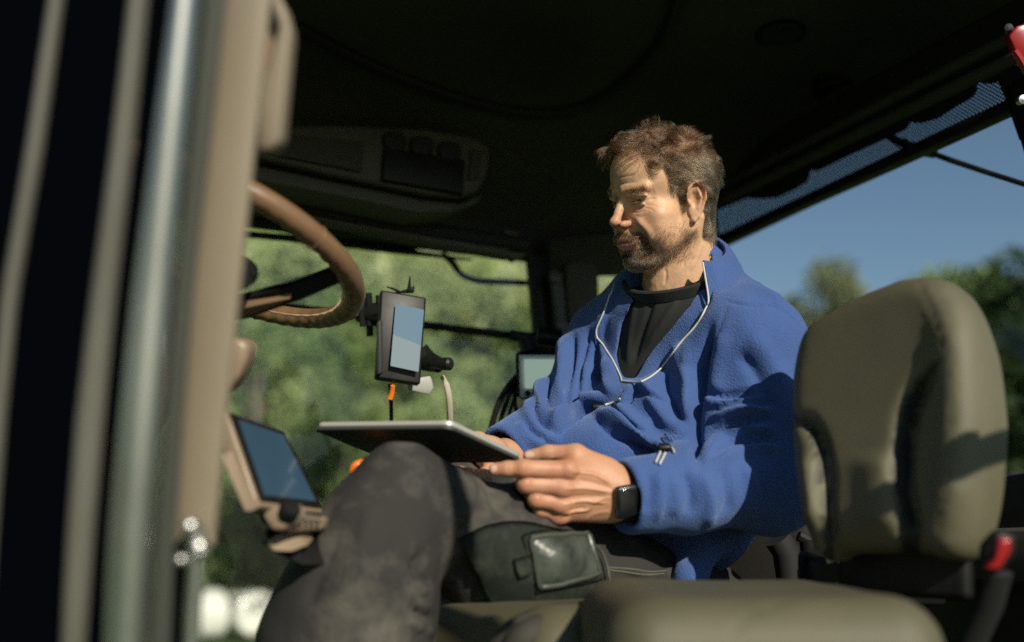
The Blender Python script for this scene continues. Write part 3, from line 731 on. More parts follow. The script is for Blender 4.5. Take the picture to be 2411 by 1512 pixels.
def patch4(tree, edges, off, th, nu=24, nv=18, bulge=0.0):
    """raised cloth patch: edges = top,bottom polylines in px (left to right)"""
    top, bot = catmull(edges[0], 12), catmull(edges[1], 12)
    rs = lambda c, t: np.array([np.interp(t, np.linspace(0, 1, len(c)), c[:, k]) for k in range(2)]).T
    T_, B_ = rs(top, np.linspace(0, 1, nu)), rs(bot, np.linspace(0, 1, nu)); G = np.zeros((nv, nu, 3)); last = None
    for j in range(nv):
        for i in range(nu):
            s = j/(nv-1); q = T_[i]*(1-s)+B_[i]*s
            b = bulge*math.sin(math.pi*s)*math.sin(math.pi*i/(nu-1))
            h = hit(tree, q[0], q[1], off+b); G[j, i] = h if h is not None else (last if last is not None else P(q[0], q[1], 1.35)); last = G[j, i]
    for _ in range(2):
        G[1:-1, 1:-1] = (G[:-2, 1:-1]+G[2:, 1:-1]+G[1:-1, :-2]+G[1:-1, 2:])/4
    back = G + th*FV
    mb = MB(); mb.grid(G); o = len(mb.v); mb.grid(back); mb.f = mb.f
    def rim(idx):
        for a, b in zip(idx[:-1], idx[1:]): mb.f.append((a, b, b+nu*nv, a+nu*nv)); mb.mi.append(0)
    rim([i for i in range(nu)]); rim([(nv-1)*nu+i for i in range(nu)]); rim([j*nu for j in range(nv)]); rim([j*nu+nu-1 for j in range(nv)])
    return mb, G
def person():
    root = empty('person', P(1600, 1400, 1.62), 'man in a blue fleece pullover and dark work trousers sitting and reading a tablet', 'person')
    # skin: head, neck and both hands in one mesh
    me, V, F, N = build_head(root)
    hv, hf, attrs = [np.array([v.co[:] for v in me.vertices])], [F], []
    off = len(hv[0]); at = {k: [np.array([a.value for a in me.attributes[k].data])] for k in ('red', 'lip', 'stub', 'nail')}
    for fn, a, b, h in ((hand_left, (1130, 1030), (1560, 1260), .0018), (hand_right, (1020, 990), (1270, 1150), .0022)):
        dd = (1.31, 1.45) if fn is hand_left else (1.40, 1.66)
        c = np.array([P(x, y, z) for x in (a[0], b[0]) for y in (a[1], b[1]) for z in dd])
        v, f = sdf_mesh(fn, c.min(0)-.01, c.max(0)+.01, h); v = relax(v, f, 1, .4); n = vnormals(v, f)
        if fn is hand_left:
            v = folds(v, n, [([(1345, 1110), (1400, 1118), (1440, 1140)], 4, .0024), ([(1330, 1152), (1380, 1150), (1445, 1160)], 4, .0022), ([(1325, 1190), (1370, 1180), (1430, 1185)], 3.5, .0024), ([(1315, 1217), (1350, 1205), (1385, 1200), (1400, 1180), (1440, 1172)], 3, .0024),
                ([(1355, 1130), (1390, 1135), (1440, 1150)], 6, -.0018), ([(1340, 1172), (1380, 1168), (1430, 1172)], 6, -.0018), ([(1335, 1203), (1380, 1195)], 5, -.0014),
                ([(1218, 1093), (1219, 1112)], 1.5, -.0008), ([(1243, 1093), (1244, 1112)], 1.5, -.0008), ([(1196, 1095), (1196, 1113)], 1.4, -.0007), ([(1290, 1080), (1330, 1070), (1350, 1064)], 3, .001),
                ([(1226, 1093), (1227, 1112)], 1.3, -.0008), ([(1234, 1092), (1236, 1113)], 1.3, -.0009), ([(1252, 1128), (1250, 1150)], 1.5, -.0010), ([(1242, 1130), (1240, 1150)], 1.3, -.0008), ([(1275, 1166), (1272, 1186)], 1.5, -.0010), ([(1375, 1230), (1400, 1210), (1440, 1205)], 4, .001)])
        hv.append(v); hf.append(f+off); off += len(v)
        pr = proj(v); z = np.zeros(len(v))
        if fn is hand_left:
            red = .7+sum(np.exp(-((pr[:, 0]-x)**2+(pr[:, 1]-y)**2)/(r*r)) for x, y, r in ((1230, 1103, 14), (1320, 1110, 24), (1315, 1150, 20), (1308, 1196, 18), (1306, 1222, 16), (1240, 1140, 14), (1262, 1178, 14), (1330, 1075, 16), (1165, 1106, 12)))*.8
            nail = (((pr[:, 0]-1161)/9)**2+((pr[:, 1]-1103)/10)**2 < 1)*.8 + (((pr[:, 0]-1247)/12)**2+((pr[:, 1]-1070)/7)**2 < 1)*.8
        else: red, nail = z+.55, z
        for k, val in (('red', red), ('lip', z), ('stub', z), ('nail', nail)): at[k].append(np.clip(val, 0, 1))
    me2 = np_mesh('body', np.concatenate(hv), np.concatenate(hf))
    for k in at: set_attr(me2, k, np.concatenate(at[k]))
    bpy.data.meshes.remove(me)
    link('body', me2, M['skin'], root)
    for sx in (1, -1):
        c = EYE*[sx, 1, 1]; mb = MB(); mb.lathe(h2w(c), HM[1], [(.0119*math.sin(t), -.0119*math.cos(t)) for t in np.linspace(0, math.pi, 14)]); eb = mb.build('eye', M['eye'], root)
        mb = MB(); mb.lathe(h2w(c), nrm(np.array([0, .90, -.42]))@HM, [(.0121*math.sin(t), .0121*math.cos(t)) for t in np.linspace(.5, 0, 6)]); mb.build('iris', M['iris'], eb)
    build_hair(root, V, F)
    # jacket
    Vj, Fj = sdf_mesh(jacket_sdf, (P(1480, 1400, 1.5)-.52)*[1, 1, 1], P(1600, 700, 1.75)+.40, .0043)
    Vj = relax(Vj, Fj, 3, .4); Nj = vnormals(Vj, Fj); Nj = nrm(relax(Nj, Fj, 6, .5))
    Vj = folds(Vj, Nj, FOLDS); Vj = relax(Vj, Fj, 1, .35); Nj = vnormals(Vj, Fj); Vj = Vj+Nj*(fnoise(Vj*11, 3)*.0035)[:, None]
    jk = link('fleece_jacket', np_mesh('fleece_jacket', Vj, Fj), M['fleece'], root); tj = bvh(Vj, Fj)
    # standing collar
    T_ = [(1655, 617, 1.605), (1682, 618, 1.605), (1706, 602, 1.65), (1708, 580, 1.72), (1682, 561, 1.79), (1620, 566, 1.82), (1540, 592, 1.82), (1492, 624, 1.79), (1462, 648, 1.755), (1437, 690, 1.72)]
    B_ = [(1668, 722, 1.565), (1708, 716, 1.57), (1742, 694, 1.62), (1748, 668, 1.71), (1705, 650, 1.79), (1620, 660, 1.83), (1520, 680, 1.84), (1455, 700, 1.81), (1425, 735, 1.77), (1404, 785, 1.715)]
    t3, b3 = catmull(PP(T_), 8), catmull(PP(B_), 8); cen = (t3.mean(0)+b3.mean(0))/2
    m = 9; G = np.array([t3*(1-s)+b3*s + nrm((t3-cen)*[1, 1, 0])*(.006*math.sin(s*math.pi)) for s in np.linspace(0, 1, m)])
    outd = nrm((G-cen)*[1, 1, 0]); th = .0055
    prof = []
    for j in range(m): prof.append(G[j]+outd[j]*th)
    loop = [G[0]+[0, 0, .003]]+prof+[G[m-1-j]-outd[m-1-j]*th for j in range(m)]
    Gc = np.array(loop+[loop[0]]); Gc = Gc+(nrm(Gc-cen)*(fnoise(Gc*30, 2)*.0012)[..., None])
    mb = MB(); mb.grid(Gc)
    L_ = len(loop)
    for e in (0, len(t3)-1): mb.add(Gc[:L_, e], [tuple(range(L_))])
    mb.build('collar', M['fleece'], jk, sharp=False)
    # zip tape on both sides of the opening
    mb = MB()
    far = hitline(tj, [(1437, 694), (1420, 740), (1405, 782), (1419, 814), (1441, 850), (1464, 898)], .003)
    top = PP([(1480, 634, 1.765), (1461, 648, 1.735), (1447, 668, 1.712), (1437, 694, 1.70)])
    near = hitline(tj, [(1466, 899), (1512, 900), (1557, 869), (1600, 813), (1643, 765), (1667, 722)], .003)
    nt_ = PP([(1667, 722, 1.556), (1668, 700, 1.560), (1662, 660, 1.578), (1655, 618, 1.597)])
    for l in (np.concatenate([top, far]), near, catmull(nt_, 5)): mb.tube(l, .0015, 8)
    mb.build('zip', M['zip'], jk)
    mb = MB(); h = hit(tj, 1412, 955, .008); mb.lathe(h, RV, [(.002, -.011), (.006, -.008), (.007, 0), (.006, .008), (.002, .011)], 12); mb.build('toggle', M['black'], jk); mb = MB()
    h = hit(tj, 1566, 1062, .008); mb.lathe(h, RV, [(.002, -.010), (.006, -.007), (.007, 0), (.006, .007), (.002, .010)], 12); mb.build('toggle', M['black'], jk)
    for a, b in (((1556, 1066), (1543, 1092)), ((1567, 1070), (1552, 1096))): mb = MB(); mb.tube(hitline(tj, [a, b], .004), .0017, 6); mb.build('drawcord', M['zip'], jk)
    mb = MB()
    mb.tube(hitline(tj, [(1425, 957), (1445, 950), (1462, 940)], .004), .0018, 6); mb.build('drawcord', M['zip'], jk); mb = MB(); mb.tube(hitline(tj, [(1570, 1062), (1582, 1058), (1588, 1068)], .004), .0016, 6); mb.build('drawcord', M['zip'], jk)
    # t-shirt
    Vt, Ft = sdf_mesh(tee_sdf, P(1600, 900, 1.68)-.26, P(1600, 760, 1.68)+.26, .005); Nt = vnormals(Vt, Ft)
    Vt = folds(Vt, Nt, [([(1500, 700), (1485, 780), (1478, 860)], 6, .004), ([(1540, 700), (1510, 790), (1490, 860)], 6, -.005), ([(1600, 700), (1560, 760), (1520, 820)], 7, .004), ([(1530, 690), (1580, 700), (1640, 680)], 3, -.003)])
    link('t_shirt', np_mesh('t_shirt', Vt, Ft), M['tee'], root)
    tt = bvh(Vt, Ft); mb = MB(); nk = [(1524, 676), (1550, 681), (1590, 678), (1625, 668), (1655, 652)]
    a_, b_, c_ = P(1524, 676, 1.63), P(1590, 680, 1.588), P(1657, 650, 1.60); pn_ = nrm(np.cross(b_-a_, c_-a_)); pn_ = pn_ if pn_[2] > 0 else -pn_
    o_ = P(1600, 676, 1.68); o_ = o_-pn_*((o_-b_)@pn_); x_ = nrm(np.cross(pn_, FV)); y_ = np.cross(pn_, x_); rows = []
    for hh, th in ((-.025, .001), (-.023, .004), (-.014, .0045), (-.006, .0045), (-.0035, .002), (-.0045, -.003)):
        row = []
        for k in range(72):
            w = 2*math.pi*k/72; dr = x_*math.cos(w)+y_*math.sin(w); ts = np.linspace(.02, .16, 57); pp = o_-pn_*.022+dr*ts[:, None]
            dd = torso(pp, -.022); ii = np.argmax(dd > 0) if (dd > 0).any() else 56; r_ = ts[ii-1]+(ts[ii]-ts[ii-1])*(-dd[ii-1]/(dd[ii]-dd[ii-1]+1e-9)) if ii > 0 else .08
            r_ = min(r_, .098); row.append(o_+dr*(r_+th-.10*max(0, hh))+pn_*hh)
        rows.append(row)
    rows = np.array(rows)
    for _ in range(3): rows = (np.roll(rows, 1, 1)+2*rows+np.roll(rows, -1, 1))/4
    mb = MB(); mb.grid(rows, True); mb.build('neck_band', M['tee'], root)
    # trousers
    Vl, Fl = sdf_mesh(legs_sdf, P(1100, 1780, 1.45)-[.45, .3, .02], P(1500, 1000, 1.75)+[.35, .25, .02], .0062)
    Vl = relax(Vl, Fl, 1, .4); Nl = vnormals(Vl, Fl); Vl = folds(Vl, Nl, LEGF); Vl = relax(Vl, Fl, 1, .3); Nl = vnormals(Vl, Fl); Vl = Vl+Nl*(fnoise(Vl*13+5, 3)*.004)[:, None]
    tr = link('work_trousers', np_mesh('work_trousers', Vl, Fl), M['denim'], root); tl = bvh(Vl, Fl)
    Z = lambda l: [(1038+a*.2639, 1188.8+b*.2639) for a, b in l]
    pk, _ = patch4(tl, (Z([(150, 290), (400, 190), (700, 180), (1000, 240), (1340, 330)]), Z([(540, 1030), (700, 980), (900, 930), (1150, 850), (1440, 760)])), .012, .014, bulge=.010)
    pocket = pk.build('thigh_pocket', M['pocket'], tr, sharp=False)
    pk2, _ = patch4(tl, (Z([(700, 280), (900, 245), (1100, 265), (1290, 290)]), Z([(830, 760), (1000, 730), (1200, 690), (1420, 650)])), .020, .006, bulge=.008); pw = pk2.build('phone_sleeve', M['pocket'], pocket, sharp=False)
    wn, G = patch4(tl, (Z([(770, 310), (900, 290), (1080, 295), (1240, 300)]), Z([(860, 700), (1000, 680), (1200, 640), (1350, 600)])), .024, .002, bulge=.012)
    G2 = None
    wn.build('clear_window', M['pvc'], pw, sharp=False)
    mb = MB(); rim = list(G[0])+list(G[1:, -1])+list(G[-1, ::-1][1:])+list(G[::-1, 0][1:]); mb.tube(np.array(rim), .0035, 6); mb.tube(np.array(list(G[0])+list(G[1:, -1]))+.001, .003, 6); mb.build('window_edge', M['pvcedge'], pw)
    tb, _ = patch4(tl, (Z([(625, 475), (700, 462), (775, 450)]), Z([(680, 625), (730, 615), (785, 600)])), .026, .004, 8, 6); tb.build('tab', M['pocket'], pocket, sharp=False)
    mb = MB(); zl = hitline(tl, Z([(1310, 360), (1400, 430), (1465, 600), (1490, 800)]), .012, 14)
    mb.tube(zl, .0022, 6); mb.build('pocket_zip', M['pvcedge'], tr)
    mb = MB()
    for l in (Z([(1480, 560), (1700, 575), (1850, 600), (2000, 590)]), Z([(1480, 580), (1650, 600), (1850, 625), (1990, 615)]), Z([(1800, 770), (1950, 760), (2200, 730)])):
        mb.tube(hitline(tl, l, .0015), .0009, 5)
    mb.build('stitching', M['stitch'], tr)
    return root
def tablet():
    A, B, Cc = P(739, 1004, 1.375), P(1060, 1000, 1.315), P(1232, 1080, 1.415); D = A+Cc-B
    n = nrm(np.cross(B-A, Cc-B)); n = n if n[2] > 0 else -n
    def rc(off, grow=0.0):
        cs = [A, B, Cc, D]; c0 = sum(cs)/4; out = []
        for i in range(4):
            c = cs[i]; p0, p1 = cs[i-1], cs[(i+1) % 4]; r = .012
            a = c+nrm(p0-c)*r; b = c+nrm(p1-c)*r
            for t in np.linspace(0, 1, 6): out.append((1-t)**2*a+2*t*(1-t)*c+t*t*b)
        out = np.array(out); return c0+(out-c0)*(1+grow)+n*off
    root = empty('tablet_computer', (A+Cc)/2, 'grey tablet in an open black cover held over his knees', 'tablet')
    mb = MB(); mb.prism(rc(-.006, .012), n*.0025, .0008); mb.build('cover', M['leather'], root)
    mb = MB(); mb.prism(rc(-.0034, -.005), n*.0032, .0008); mb.build('cover_lining', M['greyd'], root)
    mb = MB(); mb.prism(rc(0.0001, -.01), n*.0068, .0018, 3); mb.build('tablet_body', M['alu'], root)
    mb = MB(); mb.prism(rc(.0070, -.05), n*.0006); mb.build('screen', M['glassblack'], root)
    # cover edge hanging by the near hand
    q = PP([(1150, 1118, 1.40), (1200, 1126, 1.39), (1243, 1158, 1.38), (1252, 1212, 1.375), (1225, 1196, 1.375), (1180, 1160, 1.385)])
    mb = MB(); mb.prism(q, FV*.004, .001); mb.build('cover_flap', M['leather'], root)
    return root
def watch():
    c = P(1478, 1180, 1.362); nr = nrm(-FV*.92+RV*.30-UV*.12); up = nrm(UV-RV*.12-nr*((UV-RV*.12)@nr)); rt = np.cross(up, nr)
    root = empty('wristwatch', c, 'black square smartwatch on a rubber strap round his left wrist', 'watch')
    mb = MB(); mb.box(c, [rt, up, nr], (.0190, .0230, .0062), .006); mb.build('case', M['watchrim'], root)
    mb = MB(); mb.box(c+nr*.0045, [rt, up, nr], (.0165, .0205, .003), .0029); mb.build('watch_face', M['glassblack'], root)
    wc = P(1478, 1164, 1.398); axd = nrm(P(1540, 1170, 1.41)-P(1440, 1162, 1.392)); b = nrm(FV-axd*(FV@axd)); a2 = np.cross(axd, b)
    ring = [[wc+axd*s*.0105+(a2*math.cos(t)*(.0365+th)+b*math.sin(t)*(.0275+th)) for t in np.linspace(0, 2*math.pi, 49)[:-1]] for s, th in ((-1, .000), (-.8, .002), (.8, .002), (1, 0), (.8, -.002), (-.8, -.002), (-1, 0))]
    mb = MB(); mb.grid(np.array(ring), True); mb.build('strap', M['strap'], root)
    return root

# ================================================================== tractor cab
def glass_mat(name, tint=(.90, .94, .92), dust_or_veil=0.0, dots=False):
    m = bpy.data.materials.new(name); m.use_nodes = True; nt = m.node_tree; nt.nodes.clear()
    out = node(nt, 'ShaderNodeOutputMaterial'); tr = node(nt, 'ShaderNodeBsdfTransparent'); tr.inputs[0].default_value = (*tint, 1)
    gs = node(nt, 'ShaderNodeBsdfGlossy'); gs.inputs['Roughness'].default_value = .02; lw = node(nt, 'ShaderNodeLayerWeight', i_Blend=.5); pw_ = node(nt, 'ShaderNodeMath', operation='POWER'); nt.links.new(lw.outputs['Facing'], pw_.inputs[0]); pw_.inputs[1].default_value = 4; fr = node(nt, 'ShaderNodeMath', operation='MULTIPLY_ADD'); nt.links.new(pw_.outputs[0], fr.inputs[0]); fr.inputs[1].default_value = .5; fr.inputs[2].default_value = .035
    mx = node(nt, 'ShaderNodeMixShader'); nt.links.new(fr.outputs[0], mx.inputs[0]); nt.links.new(tr.outputs[0], mx.inputs[1]); nt.links.new(gs.outputs[0], mx.inputs[2])
    last = mx.outputs[0]
    if dust_or_veil:
        df = node(nt, 'ShaderNodeBsdfDiffuse'); df.inputs[0].default_value = (.75, .78, .66, 1); m3 = node(nt, 'ShaderNodeMixShader'); m3.inputs[0].default_value = dust_or_veil; nt.links.new(last, m3.inputs[1]); nt.links.new(df.outputs[0], m3.inputs[2]); last = m3.outputs[0]  # faint diffuse veil, stands in for reflections paling the view through the pane
    if dots:
        tc = node(nt, 'ShaderNodeTexCoord'); mp = node(nt, 'ShaderNodeMapping'); mp.inputs['Scale'].default_value = (0, 170, 170); nt.links.new(tc.outputs['Object'], mp.inputs[0])
        rot = node(nt, 'ShaderNodeVectorRotate', rotation_type='X_AXIS'); rot.inputs['Angle'].default_value = math.radians(45); nt.links.new(mp.outputs[0], rot.inputs[0])
        fr1 = node(nt, 'ShaderNodeVectorMath', operation='FRACTION'); nt.links.new(rot.outputs[0], fr1.inputs[0])
        sb = node(nt, 'ShaderNodeVectorMath', operation='SUBTRACT'); nt.links.new(fr1.outputs[0], sb.inputs[0]); sb.inputs[1].default_value = (0, .5, .5)
        mk = node(nt, 'ShaderNodeVectorMath', operation='MULTIPLY'); nt.links.new(sb.outputs[0], mk.inputs[0]); mk.inputs[1].default_value = (0, 1, 1)
        ln = node(nt, 'ShaderNodeVectorMath', operation='LENGTH'); nt.links.new(mk.outputs[0], ln.inputs[0])
        gt = node(nt, 'ShaderNodeMath', operation='GREATER_THAN'); nt.links.new(ln.outputs['Value'], gt.inputs[0]); gt.inputs[1].default_value = .40
        bl = node(nt, 'ShaderNodeBsdfDiffuse'); bl.inputs[0].default_value = (.006, .006, .008, 1)
        m2 = node(nt, 'ShaderNodeMixShader'); nt.links.new(gt.outputs[0], m2.inputs[0]); nt.links.new(last, m2.inputs[1]); nt.links.new(bl.outputs[0], m2.inputs[2]); last = m2.outputs[0]
    nt.links.new(last, out.inputs[0]); return m
M['glass'] = glass_mat('window_glass'); M['glass_veil'] = glass_mat('veiled_glass', dust_or_veil=.012); M['dots'] = glass_mat('dotted_glass', dots=True)
M['headl'] = mat('headliner', (.027, .029, .017), rough=.95, vary=.3, vscale=4, bump=('noise', 300, .6, .002))
M['trim'] = mat('olive_trim', (.035, .033, .020), rough=.7, vary=.15, vscale=6)
M['consol'] = mat('console_plastic', (.06, .058, .034), rough=.6, vary=.1)
M['seat'] = mat('khaki_upholstery', (.080, .075, .042), rough=.62, vary=.12, vscale=9, bump=('noise', 700, .35, .001))
M['seat2'] = mat('groove_dark_upholstery', (.094, .088, .052), rough=.62, vary=.12, vscale=9, bump=('noise', 700, .35, .001))
_t = M['seat2'].node_tree; _b = _t.nodes['Principled BSDF']; _l = _b.inputs['Base Color'].links[0].from_socket; _m = node(_t, 'ShaderNodeMix', data_type='RGBA'); _a = node(_t, 'ShaderNodeAttribute', attribute_name='groove_dark')
_t.links.new(_a.outputs['Fac'], _m.inputs[0]); _t.links.new(_l, _m.inputs[6]); _m.inputs[7].default_value = (.010, .010, .008, 1); _t.links.new(_m.outputs[2], _b.inputs['Base Color'])  # darker colour along the backrest grooves
M['seatd'] = mat('dark_upholstery', (.03, .028, .022), rough=.8, bump=('noise', 500, .4, .001))
M['leatherb'] = mat('brown_leather', (.165, .095, .05), rough=.36, spec=.55, vary=.08, vscale=20, bump=('noise', 500, .2, .0006))
M['thread'] = mat('tan_thread', (.5, .36, .2), rough=.6)
YR, XB = 3.0, 0
YR, XB = 2.10, 1.55
def qy(l, Y=YR): return np.array([PL(a, b, 1, Y) for a, b in l])
def qx(l, X=XB): return np.array([PL(a, b, 0, X) for a, b in l])
cab = empty('tractor_cab', (.6, 1.3, 1.3), 'dark olive tractor cab interior with beige door post and large windows', 'tractor cab')
# --- headliner: domed ceiling with a raised rear rim
def ceil_z(x, y):
    ex = np.clip(np.minimum((x+.5)/.35, (1.78-x)/.42), 0, 1); ey = np.clip(np.minimum((y-.72)/.25+.75, (2.16-y)/.42), 0, 1)
    e = np.minimum(1-(1-ex)**2, 1)*np.minimum(1-(1-ey)**2, 1)
    return 2.80+.30*e
gx, gy = np.meshgrid(np.linspace(-.5, 1.53, 60), np.linspace(.90, 2.16, 50), indexing='ij'); gz = ceil_z(gx, gy)
G = np.stack([gx, gy, gz], -1)
mb = MB(); mb.grid(G[:, ::-1]); mb.build('headliner', M['headl'], cab)
hv = G.reshape(-1, 3); nY = 50
hf = np.array([(i*nY+j, i*nY+j+1, (i+1)*nY+j+1, (i+1)*nY+j) for i in range(59) for j in range(49)]); thl = bvh(hv, hf)
mb = MB(); mb.prism([(-.55, .88, 3.16), (1.66, .88, 3.16), (1.66, 2.2, 3.16), (-.55, 2.2, 3.16)], (0, 0, .14), .04); mb.build('roof', M['trim'], cab)
mb = MB(); mb.prism([(-.55, .86, 3.075), (1.66, .86, 3.075), (1.66, .90, 3.075), (-.55, .90, 3.075)], (0, 0, .083), .01); mb.build('roof_rim', M['black'], cab)
mb = MB(); mb.prism([(-.55, 2.13, 2.765), (1.62, 2.13, 2.765), (1.62, 2.19, 2.765), (-.55, 2.19, 2.765)], (0, 0, .39), .01); mb.prism([(1.585, .9, 3.07), (1.655, .9, 3.07), (1.655, 2.12, 3.07), (1.585, 2.12, 3.07)], (0, 0, .085), .01); mb.build('roof_rail', M['black'], cab)
# hatch seam, speakers and a hole plug on the ceiling
hl = hitline(thl, [(700, 60), (850, 140), (1010, 205), (1120, 240), (1230, 262), (1310, 262), (1380, 245), (1450, 205), (1520, 140), (1570, 70), (1600, -20)], .006)
mb = MB(); mb.tube(hl, .012, 8); mb.build('hatch_seam', M['blacksoft'], cab)
for (px, py, r) in ((1838, 75, .050), (1962, 205, .045)):
    h = hit(thl, px, py, 0.0); mb = MB(); mb.lathe(h, (0, 0, -1), [(r, -.02), (r, .008), (r*.92, .012), (r*.86, .006), (.0, .004)], 28); mb.build('speaker_grille', M['black'], cab)
h = hit(thl, 1300, 423, 0); mb = MB(); mb.lathe(h, nrm(CAM-h), [(.008, -.01), (.008, .003), (0, .005)], 12); mb.build('plug', M['blacksoft'], cab)
# --- right side window: pane, gasket, post, rail, blind
o = MB(); top = qy([(500, 487), (700, 513), (1000, 560), (1225, 597), (1247, 610), (1254, 640), (1262, 720), (1275, 900), (1290, 1100), (1310, 1420)]); zb = 1.42
poly = [np.array([-.45, YR, 2.76])]+list(top)+[np.array([top[-1][0], YR, zb]), np.array([-.45, YR, zb])]
mb = MB(); mb.add(poly, [tuple(range(len(poly)))]); mb.build('side_window', M['glass_veil'], cab, smooth=False)
mb = MB(); mb.tube(catmull(top, 3), .012, 8); mb.build('window_gasket', M['blacksoft'], cab)
post = qy([(1256, 600), (1266, 720), (1280, 900), (1296, 1100), (1315, 1420)], YR-.01); post2 = qy([(1290, 590), (1298, 720), (1310, 900), (1325, 1100), (1340, 1420)], YR-.01)
mb = MB(); mb.prism(list(post)+list(post2[::-1]), (0, .05, 0), .006); mb.build('side_post', M['black'], cab)
mb = MB(); mb.prism(list(qy([(1292, 560), (1500, 540), (1500, 640), (1412, 640), (1412, 1100), (1420, 1420), (1345, 1420), (1330, 1100), (1300, 720)], YR-.02)), (0, .06, 0), .01); mb.build('rear_corner_panel', M['headl'], cab)
mb = MB(); mb.prism(list(qy([(1332, 625), (1352, 610), (1398, 614), (1410, 630), (1415, 760), (1340, 760)], YR-.06)), (0, .04, 0), .010); mb.build('corner_cover', M['trim'], cab)
mb = MB(); bl = qy([(1303, 640), (1312, 700), (1322, 790)], YR-.045); mb.tube(bl, .012, 8); bl2 = qy([(1318, 645), (1325, 700), (1333, 780)], YR-.045); mb.tube(bl2, .006, 8)
for q in qy([(1305, 655), (1320, 765)], YR-.06): mb.lathe(q, (0, -1, 0), [(.014, 0), (.012, .008), (0, .010)], 14)
mb.build('belt_guide', M['greyd'], cab)
mb = MB(); mb.tube(qy([(520, 706), (700, 727), (870, 745), (1000, 766), (1160, 785), (1330, 806)], YR-.03), .0095, 10); mb.build('grab_rail', M['black'], cab)
mb = MB(); mb.tube(qy([(1200, 790), (1260, 797), (1330, 803)], YR-.05), .014, 10)
for q in qy([(1297, 800), (1310, 808)], YR-.07): mb.lathe(q, (0, -1, 0), [(.008, 0), (.007, .006), (0, .007)], 12)
mb.build('rail_bracket', M['black'], cab)
mb = MB(); mb.tube(qy([(560, 478), (760, 517), (1000, 563), (1190, 598)], YR-.07), .017, 14); mb.build('sun_blind', M['consol'], cab)
mb = MB(); mb.tube(qy([(500, 445), (760, 498), (1000, 542), (1240, 577)], YR-.08), .016, 12, flat=1.2); mb.build('blind_cassette', M['blacksoft'], cab)
mb = MB(); mb.prism(list(qy([(1188, 540), (1222, 544), (1226, 575), (1240, 600), (1216, 614), (1186, 600)], YR-.075)), (0, .03, 0), .004); mb.build('blind_end', M['consol'], cab)
mb = MB(); mb.tube(qy([(540, 548), (760, 568), (930, 590), (1110, 612)], YR+.09), [.011, .014, .013, .004], 8, flat=.7); mb.tube(qy([(690, 548), (830, 560), (980, 592)], YR+.10), [.006, .010, .006], 8); mb.build('side_wiper', M['black'], cab)
mb = MB(); mb.tube(catmull(qy([(1040, 598), (1065, 618), (1085, 645), (1120, 660), (1180, 664), (1262, 667)], YR+.14), 6), .0085, 8); mb.build('mirror_bracket', M['black'], cab)
# --- overhead console beside the ceiling
def plate(name, px, Y, off, m_, par=cab, bev=.006, th=.05):
    mb = MB(); mb.prism(list(qy(px, Y)), (0, th, 0), bev, 3); return mb.build(name, m_, par)
con = plate('overhead_console', [(560, 300), (760, 290), (1000, 300), (1110, 318), (1150, 335), (1158, 365), (1150, 410), (1128, 450), (1088, 470), (1000, 460), (800, 418), (560, 362)], 1.93, 0, M['consol'], bev=.012, th=.10)
plate('console_lip', [(560, 378), (800, 430), (1000, 470), (1085, 478), (1140, 455), (1120, 480), (1060, 500), (980, 502), (800, 462), (560, 418)], 1.90, 0, M['consol'], con, .006, .10)
plate('radio', [(905, 346), (1095, 375), (1092, 458), (900, 424)], 1.918, 0, M['black'], con, .004, .02)
for c in ((932, 332), (996, 342), (1062, 355)): plate('switch', [(c[0]-26, c[1]-20), (c[0]-10, c[1]-24), (c[0]+20, c[1]-18), (c[0]+27, c[1]-4), (c[0]+24, c[1]+18), (c[0]+8, c[1]+24), (c[0]-20, c[1]+18), (c[0]-28, c[1])], 1.916, 0, M['blacksoft'], con, .004, .02)
plate('storage_door', [(640, 312), (856, 335), (852, 405), (635, 362)], 1.92, 0, M['trim'], con, .003, .02)
plate('console_lamp', [(1110, 352), (1136, 358), (1130, 420), (1104, 425)], 1.922, 0, M['trim'], con, .003, .02)
# --- rear window: frit band, frame bar, clear pane, edge, wiper, blind
up = qx([(1640, 490), (1755, 440), (1900, 370), (2078, 300), (2200, 250), (2290, 170), (2350, 160), (2366, 232)])
lo = qx([(2370, 240), (2200, 318), (2000, 411), (1800, 505), (1640, 580)])
mb = MB(); mb.prism(list(up)+list(lo), (.002, 0, 0)); mb.build('dotted_band', M['dots'], cab, smooth=False)
cut = qx([(1600, 530), (1679, 497), (1720, 480), (1755, 466), (1790, 468), (1825, 465), (1868, 445), (1898, 426), (1904, 401), (1921, 402), (2000, 363), (2078, 327), (2130, 303), (2139, 287), (2162, 290), (2202, 279), (2250, 248), (2285, 228), (2296, 210), (2294, 185), (2317, 196), (2339, 195), (2348, 187), (2366, 232), (2400, 330), (2640, 330), (2640, -300), (1600, -300)], XB-.012)
mb = MB(); mb.prism(list(cut), (.006, 0, 0)); mb.build('rear_blind', M['blacksoft'], cab, smooth=False)
bar = qx([(1640, 574), (1700, 548), (1900, 455), (2100, 360), (2368, 234), (2378, 260), (2260, 315), (2100, 388), (1900, 478), (1700, 574), (1640, 602)], XB-.02)
mb = MB(); mb.prism(list(bar), (.03, 0, 0), .003); mb.build('window_bar', M['black'], cab)
gl = qx([(1640, 596), (2380, 262), (2411, 350), (2480, 560), (2480, 1075), (1640, 1180)])
mb = MB(); mb.add(gl, [tuple(range(6))]); mb.build('rear_window', M['glass'], cab, smooth=False)
ed = qx([(2360, 205), (2385, 262), (2400, 330), (2420, 400), (2500, 600), (2620, 600), (2560, 100)], XB-.03); mb = MB(); mb.prism(list(ed), (.05, 0, 0), .004); mb.build('rear_post', M['black'], cab)
mb = MB(); mb.tube(qx([(1990, 375), (2090, 322), (2150, 345), (2240, 378), (2330, 408), (2500, 462)], XB+.05)[1:], [.009, .010, .010, .009, .008], 8, flat=.6)
